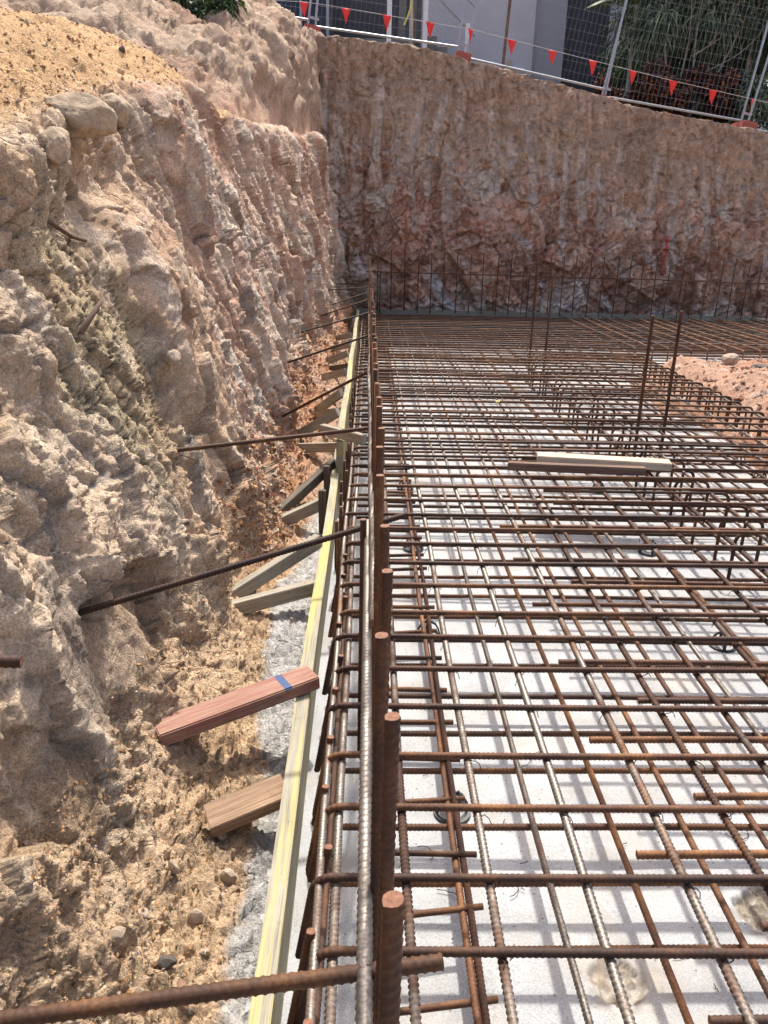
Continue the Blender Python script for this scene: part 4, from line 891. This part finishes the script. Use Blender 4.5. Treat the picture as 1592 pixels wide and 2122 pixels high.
# ------------------------------------------------------------------ temporary fence
def fence_panel(A, W, ang, H=2.1, label='', y=14.8):
    r_ = empty('temporary_fence', (A[0], y, A[1]), (0, -ang, 0)); tag(r_, label, 'fence panel', 'temporary fence panels above the rock face')
    f = MB(); t_ = .019
    f.tube([(0, 0, -.12), (0, 0, H)], t_, 10); f.tube([(W, 0, -.12), (W, 0, H)], t_, 10); f.tube([(0, 0, H), (W, 0, H)], t_, 10); f.tube([(0, 0, 0), (W, 0, 0)], t_, 10)
    f.build('frame', M['galv'], r_)
    m = MB(); n = int(W/.078)
    for i in range(1, n): m.tube([(W*i/n, .004, 0), (W*i/n, .004, H)], .0015, 4, False)
    for j in range(1, 14): m.tube([(0, -.001, H*j/14), (W, -.001, H*j/14)], .0017, 4, False)
    m.build('wire_mesh', M['wire'], r_)
    return r_
sl_ = lambda a, b: math.atan2(b[1]-a[1], b[0]-a[0])
FPO = []
FP = [((-3.40, 5.10), (-1.06, 4.80), 'leftmost fence panel, running behind the green shrub'), ((-.95, 4.71), (1.42, 4.48), 'fence panel in front of the dark opening and the white posts'),
      ((1.55, 4.325), (3.91, 3.92), 'fence panel in front of the large light grey wall'), ((3.94, 3.81), (6.335, 3.50), 'fence panel in front of the palms and red shrubs'), ((6.44, 3.40), (8.8, 3.0), 'rightmost fence panel, cut by the right edge of the photo')]
for a, e, lab in FP:
    an = math.atan2(e[1]-a[1], e[0]-a[0]); Wd = math.hypot(e[0]-a[0], e[1]-a[1]); FPO.append(fence_panel(a, Wd, an, label=lab))
for i, (x, z) in enumerate(((-1.0, 4.62), (1.48, 4.30), (3.92, 3.72), (6.39, 3.40))):
    r_ = empty('ballast_block', (x, 14.8, z), (0, .19, 0)); lab = ('red plastic fence foot beside the dark opening', 'red plastic fence foot by the white post and brown stake', 'red plastic fence foot half sunk between grey wall and palms', 'red plastic fence foot at the right end of the rock face')[i]
    tag(r_, lab, 'fence foot', 'plastic feet of the fence'); bm = bmesh.new(); bmesh.ops.create_cube(bm, size=1, matrix=Matrix.Diagonal((.26, .55, .13, 1))); bmesh.ops.bevel(bm, geom=bm.edges[:], offset=.02, segments=3, affect='EDGES')
    me = bpy.data.meshes.new('block'); bm.to_mesh(me); bm.free(); link('block', me, M['foot'], r_)
    c_ = MB(); c_.box((0, -.005, .19), (.15, .03, .035)); c_.tube([(-.0, -.04, .19), (0, .04, .19)], .008, 6); o = link('clamp', c_.mesh('clamp'), M['galv'], FPO[i+1]); o.matrix_parent_inverse = FPO[i+1].matrix_basis.inverted(); o.location = (x, 14.8, z+.02); o.rotation_euler = (0, .19, 0)
# bunting
bt = empty('bunting', (0, 14.72, 0)); tag(bt, 'string of red triangular safety flags hung along the fence', 'bunting')
FL = [(-2.5, 5.10), (-1.796, 5.045), (-1.128, 5.037), (-.45, 4.966), (.217, 4.885), (.928, 4.80), (1.595, 4.723), (2.288, 4.589), (2.971, 4.454), (3.66, 4.325), (4.348, 4.194), (5.042, 4.062), (5.74, 3.943), (6.436, 3.823), (7.12, 3.70), (7.8, 3.59)]
s_m = MB(); s_m.tube([(x, 0, z+.0) for x, z in FL], .0035, 5); s_m.build('cord', M['cord'], bt)
for k, (x, z) in enumerate(FL):
    n = 6; V = []; tw = rnd.uniform(-.3, .3)+(0, .1, -.1, .15, 0, .1, 1.0, .0, .1, -.1, .05, 0, .1, .8, 0, .1)[k]; an = -.17+rnd.uniform(-.05, .05)
    for j in range(n+1):
        t = j/n; hw = .074*(1-t)
        for s in (-1, 1): V.append((s*hw*math.cos(tw*(1+.3*t))+.02*t*rnd.uniform(-.3, .3), s*hw*math.sin(tw)+.012*math.sin(t*4+k), -.225*t+s*hw*math.tan(an)))
    b = MB(); b.add(V, [(2*j, 2*j+2, 2*j+3, 2*j+1) for j in range(n)], True); o = b.build('flag', M['flag'], bt); o.location = (x, -.004, z); so_ = o.modifiers.new('thickness', 'SOLIDIFY'); so_.thickness = .002
# stake, strips
board('timber_stake', (2.235, 15.3, 4.0), (2.30, 15.3, 5.40), .05, .03, M['stake'], 'slim brown timber stake standing behind the fence by the stair post', 'timber stake', upv=(0, -1, 0))
b = MB(); b.tube([(.62, 14.75, 5.16), (.60, 14.74, 4.99), (.55, 14.73, 4.86), (.50, 14.73, 4.76)], .016, 5); tag(b.build('yellow_strap', M['yellow']), 'yellow strap hanging from the fence before the dark opening', 'strap')
board('survey_stake', (.66, 14.9, 4.2), (.63, 14.9, 5.15), .03, .02, M['wood_pale'], 'thin pale stake leaning beside the yellow strap', 'timber stake', upv=(0, -1, 0))

# ------------------------------------------------------------------ building behind
bd = empty('building', (0, 20, 3)); tag(bd, 'pale grey rendered house with dark openings and an outside stair, behind the fence', 'building')
def part(name, mat, boxes, parent=bd, org=(0, 20, 3)):
    b = MB()
    for c_, d in boxes: b.box((c_[0]-org[0], c_[1]-org[1], c_[2]-org[2]), d)
    return b.build(name, mat, parent)
part('front_wall', M['wallgrey'], [((2.35, 20.35, 6.0), (2.52, .5, 6.0))])
part('set_back_wall', M['wallmid'], [((3.98, 20.55, 6.0), (.735, .5, 6.0))])
part('left_wall', M['wallgrey'], [((-3.6, 20.3, 6.2), (2.65, .4, 5.6))])
wn = part('window', M['wallmid'], [((-2.24, 20.25, 6.4), (.06, .3, 3.4)), ((-1.62, 20.25, 6.4), (.05, .2, 3.4)), ((-1.02, 20.25, 6.4), (.06, .3, 3.4))]); part('pane', M['glass'], [((-1.65, 20.4, 6.4), (1.25, .03, 3.4))], wn, (0, 20, 3))
part('recess_wall', M['walldark'], [((-.2, 21.4, 6.2), (3.4, .2, 5.6)), ((-.95, 20.8, 6.2), (.08, 1.2, 5.6))])
part('low_wall', M['cement'], [((-.72, 19.9, 4.4), (3.0, .2, 2.3))])
part('grey_pier', M['cement'], [((.66, 20.6, 6), (.16, .16, 5.6)), ((.92, 20.8, 6), (.14, .3, 5.6))])
part('dark_cladding', M['walldark'], [((4.88, 20.8, 6.0), (1.05, .4, 6.0))]+[((4.36+.045+k*.09, 20.585, 6.0), (.012, .03, 6.0)) for k in range(11)])
part('rear_wall', M['wallmid'], [((6.8, 23.0, 6.4), (3.6, .3, 6.4))])
part('eave', M['walldark'], [((9.6, 22.0, 6.72), (3.2, 2.4, .7)), ((8.2, 22.5, 5.2), (.3, .3, 4))])
for x, zt_, lab in ((.335, 7.5, 0), (1.105, 7.5, 0)):
    o = part('white_post', M['white'], [((x, 19.2, zt_/2+2), (.10, .10, zt_-4+3))]); part('red_base', M['flag'], [((x, 19.2, 4.92), (.104, .104, .18))], o, (0, 20, 3))
part('white_post', M['white'], [((2.02, 19.25, 5.1), (.09, .09, 1.35))])
st_ = MB()
for dz in (0, .52): st_.tube([(.9, -.72, 3.65+dz), (2.2, -.72, 2.55+dz)], .026, 8)
st_.build('handrail', M['galv'], bd)
cbm = MB()
for k in range(9): cbm.tube([(1.1, -.70, 3.42-k*.11), (2.15, -.70, 2.53-k*.11)], .004, 4)
cbm.build('balustrade_cable', M['wire'], bd)
part('stair', M['cement'], [((1.25+.24*k, 20.0, 5.55-.2*k-.5), (.26, 1.2, 1.0)) for k in range(5)])
part('downpipe', M['galv'], [((.80, 19.6, 6), (.04, .04, 5.6))])
ub_ = part('meter_box', M['wallgrey'], [((2.95, 20.03, 4.72), (.88, .10, .66))]); part('box_lid', M['white'], [((2.95, 20.02, 5.065), (.94, .16, .03))], ub_, (0, 20, 3)); part('vent', M['walldark'], [((2.65, 19.975, 4.78), (.26, .02, .34))], ub_, (0, 20, 3))
part('notice', M['white'], [((3.18, 19.972, 4.78), (.22, .012, .28))], ub_, (0, 20, 3)); part('light_switch', M['wood_pale'], [((3.08, 20.07, 5.21), (.10, .06, .10))])
wb = empty('neighbouring_house', (10, 27, 4)); tag(wb, 'bright white house wall glimpsed behind the palms at the right edge', 'building')
part('wall', M['white'], [((10.2, 27, 5.2), (1.5, .3, 2.8))], wb, (10, 27, 4)); part('roof', M['walldark'], [((10.2, 26.8, 6.85), (3.5, 1.6, .5))], wb, (10, 27, 4))
o = link('slope', mesh_np('slope', [(-40, 14.9, 6.6), (14, 14.9, 1.9), (14, 60, 1.9), (-40, 60, 8.5)], [(0, 1, 2, 3)], np.ones((4, 3))*np.array((.12, .10, .07))), M['earth']); o.location.z = -.25; tag(o, 'dark garden ground behind the fence', 'ground', kind='structure')

# ------------------------------------------------------------------ plants
def leaves(rs, centers, radii, n, L_, W_, droop=.3, up_bias=.3):
    """n leaf blades in clumps; every blade is a bent 4-quad strip"""
    ci = rs.randint(0, len(centers), n); C_ = np.asarray(centers)[ci]; Rr = np.asarray(radii)[ci]
    d = rs.normal(size=(n, 3)); d /= np.linalg.norm(d, axis=1, keepdims=True); P = C_+d*Rr*(rs.rand(n, 1)**.45)
    dr = d*.7+rs.normal(size=(n, 3))*.6+np.array((0, 0, up_bias)); dr /= np.linalg.norm(dr, axis=1, keepdims=True)
    sd = np.cross(dr, rs.normal(size=(n, 3))); sd /= np.linalg.norm(sd, axis=1, keepdims=True)+1e-6
    l = L_*rs.uniform(.6, 1.3, (n, 1)); wv = W_*rs.uniform(.7, 1.2, (n, 1)); rows = []
    for t, ww in ((0, .35), (.35, 1), (.7, .8), (1, .06)):
        c_ = P+dr*l*t+np.array((0, 0, -1.))*droop*l*t*t; rows += [c_-sd*wv*ww, c_+sd*wv*ww]
    V = np.stack(rows, 1); F = np.array([(0, 1, 3, 2), (2, 3, 5, 4), (4, 5, 7, 6)]); Q = (F[None]+np.arange(n)[:, None, None]*8).reshape(-1, 4)
    cc = np.repeat(rs.rand(n, 1)*np.ones((1, 3)), 8, 0); return V.reshape(-1, 3), Q, cc
def plant(name, loc, label, cat, mat, clumps, n, L_, W_, droop=.3, up=.3, stems=(), stemmat=None, group=None, seed=1):
    r_ = empty(name, loc); tag(r_, label, cat, group); rs = np.random.RandomState(seed)
    V, Q, cc = leaves(rs, [c_[:3] for c_ in clumps], [[c_[3]]*2+[c_[4]] for c_ in clumps], n, L_, W_, droop, up)
    link('foliage' if cat != 'tree' else 'crown', mesh_np(name+'_foliage', V, Q, cc, False), mat, r_)
    if stems:
        b = MB()
        for pts, ra, rb in stems:
            m_ = len(pts); b.tube(pts, [ra+(rb-ra)*i/(m_-1) for i in range(m_)], 7)
        b.build('stem' if cat != 'tree' else 'trunk', stemmat or M['root'], r_)
    return r_
M['palebark'] = mat_plain('pale_bark', (.27, .25, .22), .9, 0, .3, 12)
def clump(rs, n, X, Y_, Zr, r_, rz): return [(rs.uniform(*X), rs.uniform(*Y_), rs.uniform(*Zr), r_*rs.uniform(.7, 1.3), rz*rs.uniform(.7, 1.3)) for _ in range(n)]
rs = np.random.RandomState(3)
plant('bank_shrub', bank_ray(418, 26)+Vector((0, .12, .02)), 'green leafy shrub at the top of the left slope beside the fence', 'shrub', M['leaf'], [(-.22, 0, .12, .24, .14), (.1, .05, .06, .2, .12), (-.05, .1, .28, .26, .2), (.22, .15, .2, .2, .16), (-.38, .1, .2, .2, .16), (.0, 0, -.04, .2, .07)], 1700, .085, .016, .5, stems=[([(0, 0, -.2), (.05, 0, .2), (.1, 0, .5)], .02, .006), ([(-.1, 0, -.2), (-.25, 0, .2), (-.35, 0, .5)], .02, .006)], seed=2)
plant('weed', (-1.55, 14.1, 4.62), 'small bright green weed on the edge left of the first fence foot', 'plant', M['leaf'], [(0, 0, .12, .1, .1), (.1, 0, .05, .08, .06)], 60, .10, .016, .4, stems=[([(0, 0, -.1), (0, 0, .15)], .006, .003)], seed=3)
plant('weed', (-3.0, 11.6, 4.5), 'low green tuft left of the shrub on the slope top', 'plant', M['leaf'], [(0, 0, .06, .12, .08)], 120, .09, .012, .4, seed=4)
bz = [(0, (.9, 0)), (0, 0)]
def curve(p0, p1, bend, n=7):
    p0, p1 = Vector(p0), Vector(p1); return [p0+(p1-p0)*(i/n)+Vector((math.sin(i/n*math.pi)*bend, 0, -abs(bend)*.3*math.sin(i/n*math.pi))) for i in range(n+1)]
thin = lambda L_: [(p_, a_*.5, b_*.55) for p_, a_, b_ in L_]
stm = [(curve((0, 0, -.5), (-.5, .1, 2.6), -.2), .05, .02), (curve((.2, .1, -.3), (1.3, .2, 3.0), .25), .05, .02), (curve((.15, 0, .6), (.5, .1, 3.2), -.15), .04, .015), (curve((.1, 0, .8), (1.9, .3, 2.5), .2), .035, .012), (curve((-.1, 0, .3), (-.2, -.1, 2.3), .12), .035, .012),
       (curve((.4, 0, 1.0), (1.0, -.1, 2.9), .2), .03, .01), (curve((.3, 0, .5), (1.5, 0, 1.5), .2), .025, .01)]
plant('branching_tree', (6.1, 17.2, 4.1), 'tree with pale crooked bare limbs and drooping strappy leaves behind the fence', 'tree', M['leafblue'], clump(rs, 26, (-.8, 2.2), (.1, .9), (.9, 3.6), .45, .38), 11000, .30, .013, .9, .1, thin(stm), M['palebark'], seed=5)
plant('dense_tree', (8.1, 18.6, 4.0), 'dense blue green drooping tree at the right behind the fence', 'tree', M['leafblue'], clump(rs, 26, (-1.35, .25), (-.6, .6), (.2, 3.9), .45, .45), 11000, .24, .013, 1.0, .05, [(curve((0, 0, -.6), (-.3, 0, 2.5), .2), .08, .03)], M['palebark'], seed=6)
plant('dense_tree', (6.5, 19.8, 4.0), 'dark green tree mass in the middle behind the pale limbs', 'tree', M['leaf'], clump(rs, 22, (-1.0, 1.3), (-.4, .5), (.6, 3.6), .45, .45), 9000, .22, .014, .7, .1, [(curve((0, 0, -.6), (0, 0, 2.2), .2), .08, .03)], M['palebark'], seed=7)
plant('croton_shrub', (5.35, 16.6, 3.75), 'dark red and orange leaved shrub nearest the dark cladding', 'shrub', M['croton'], clump(rs, 9, (-.5, .55), (-.2, .3), (-.1, 1.0), .27, .25), 3200, .12, .022, .4, .5, seed=8, group='red leaved shrubs behind the fence')
plant('croton_shrub', (6.6, 16.7, 3.5), 'dark red and orange leaved shrub under the pale limbs', 'shrub', M['croton'], clump(rs, 9, (-.55, .5), (-.2, .3), (-.1, 1.0), .27, .25), 3200, .12, .022, .4, .5, seed=9, group='red leaved shrubs behind the fence')
plant('dark_shrub', (4.55, 16.9, 3.9), 'small dark shrub at the foot of the dark cladding', 'shrub', M['croton'], clump(rs, 4, (-.15, .4), (-.2, .2), (0, .55), .2, .18), 900, .11, .02, .4, .4, seed=10)
plant('low_shrub', (7.6, 16.4, 3.25), 'low dark green bush at the right behind the fence', 'shrub', M['leafblue'], clump(rs, 9, (-.6, .7), (-.2, .3), (-.1, 1.1), .3, .28), 3200, .26, .013, .7, .3, seed=11)
plant('dark_bush', (6.1, 18.2, 3.4), 'dark low bush in the shade behind the red leaved shrubs', 'shrub', M['leaf'], clump(rs, 12, (-1.1, 1.5), (-.2, .4), (0, 1.0), .4, .35), 4200, .15, .02, .5, .3, seed=12)
def palm(loc, n, L_, label, seed, up0=.9):
    r_ = empty('palm', loc); tag(r_, label, 'palm', 'palms behind the fence'); rs = np.random.RandomState(seed)
    for k in range(n):
        a = 2*math.pi*k/n+rs.uniform(-.2, .2); el_ = rs.uniform(.2, up0); m = 14; P = []
        for i in range(m+1):
            t = i/m; P.append(Vector((math.cos(a)*math.cos(el_)*L_*t, math.sin(a)*math.cos(el_)*L_*t, math.sin(el_)*L_*t-.55*L_*t*t)))
        V, F = [], []
        for i in range(2, m+1):
            tdir = (P[i]-P[i-1]).normalized(); sd = tdir.cross(Vector((0, 0, 1))).normalized(); ll = L_*.34*math.sin(math.pi*(.12+.85*i/m))
            for s in (-1, 1):
                for q in (0, .5):
                    b0_ = P[i-1].lerp(P[i], q); tip = b0_+sd*s*ll*.8+tdir*ll*.55+Vector((0, 0, -.35*ll)); mid = b0_.lerp(tip, .5)+Vector((0, 0, .06*ll)); o_ = len(V); wv = tdir*.014
                    V += [b0_-wv, b0_+wv, mid+wv, mid-wv, tip]; F += [(o_, o_+1, o_+2, o_+3)]; F += [(o_+3, o_+2, o_+4, o_+4)]
        F = [f if f[2] != f[3] else f[:3] for f in F]
        b = MB(); b.add(V, F); me = b.mesh('frond'); ca = me.color_attributes.new('albedo', 'FLOAT_COLOR', 'POINT'); cv = rs.uniform(.3, .9); ca.data.foreach_set('color', np.tile((cv, cv, cv, 1), len(V)).astype(np.float32))
        fo = link('frond', me, M['leaf'], r_); b2 = MB(); b2.tube(P, [.012-.009*i/m for i in range(m+1)], 5); b2.build('rib', M['greenleaf'], fo)
    b3 = MB(); b3.tube([(0, 0, -2.2), (0, .02, -1), (0, 0, .02)], [.05, .045, .04], 9); b3.build('trunk', M['palebark'], r_); return r_
palm((8.95, 18.0, 5.35), 15, 1.0, 'fan of palm fronds against the white wall at the right edge', 21)
palm((5.25, 18.0, 5.9), 13, 1.2, 'palm with drooping fronds right of the dark cladding', 22, 1.3)
palm((7.5, 17.6, 6.3), 15, 1.3, 'palm with long fronds hanging over the top of the tree at the right', 23, 1.2)
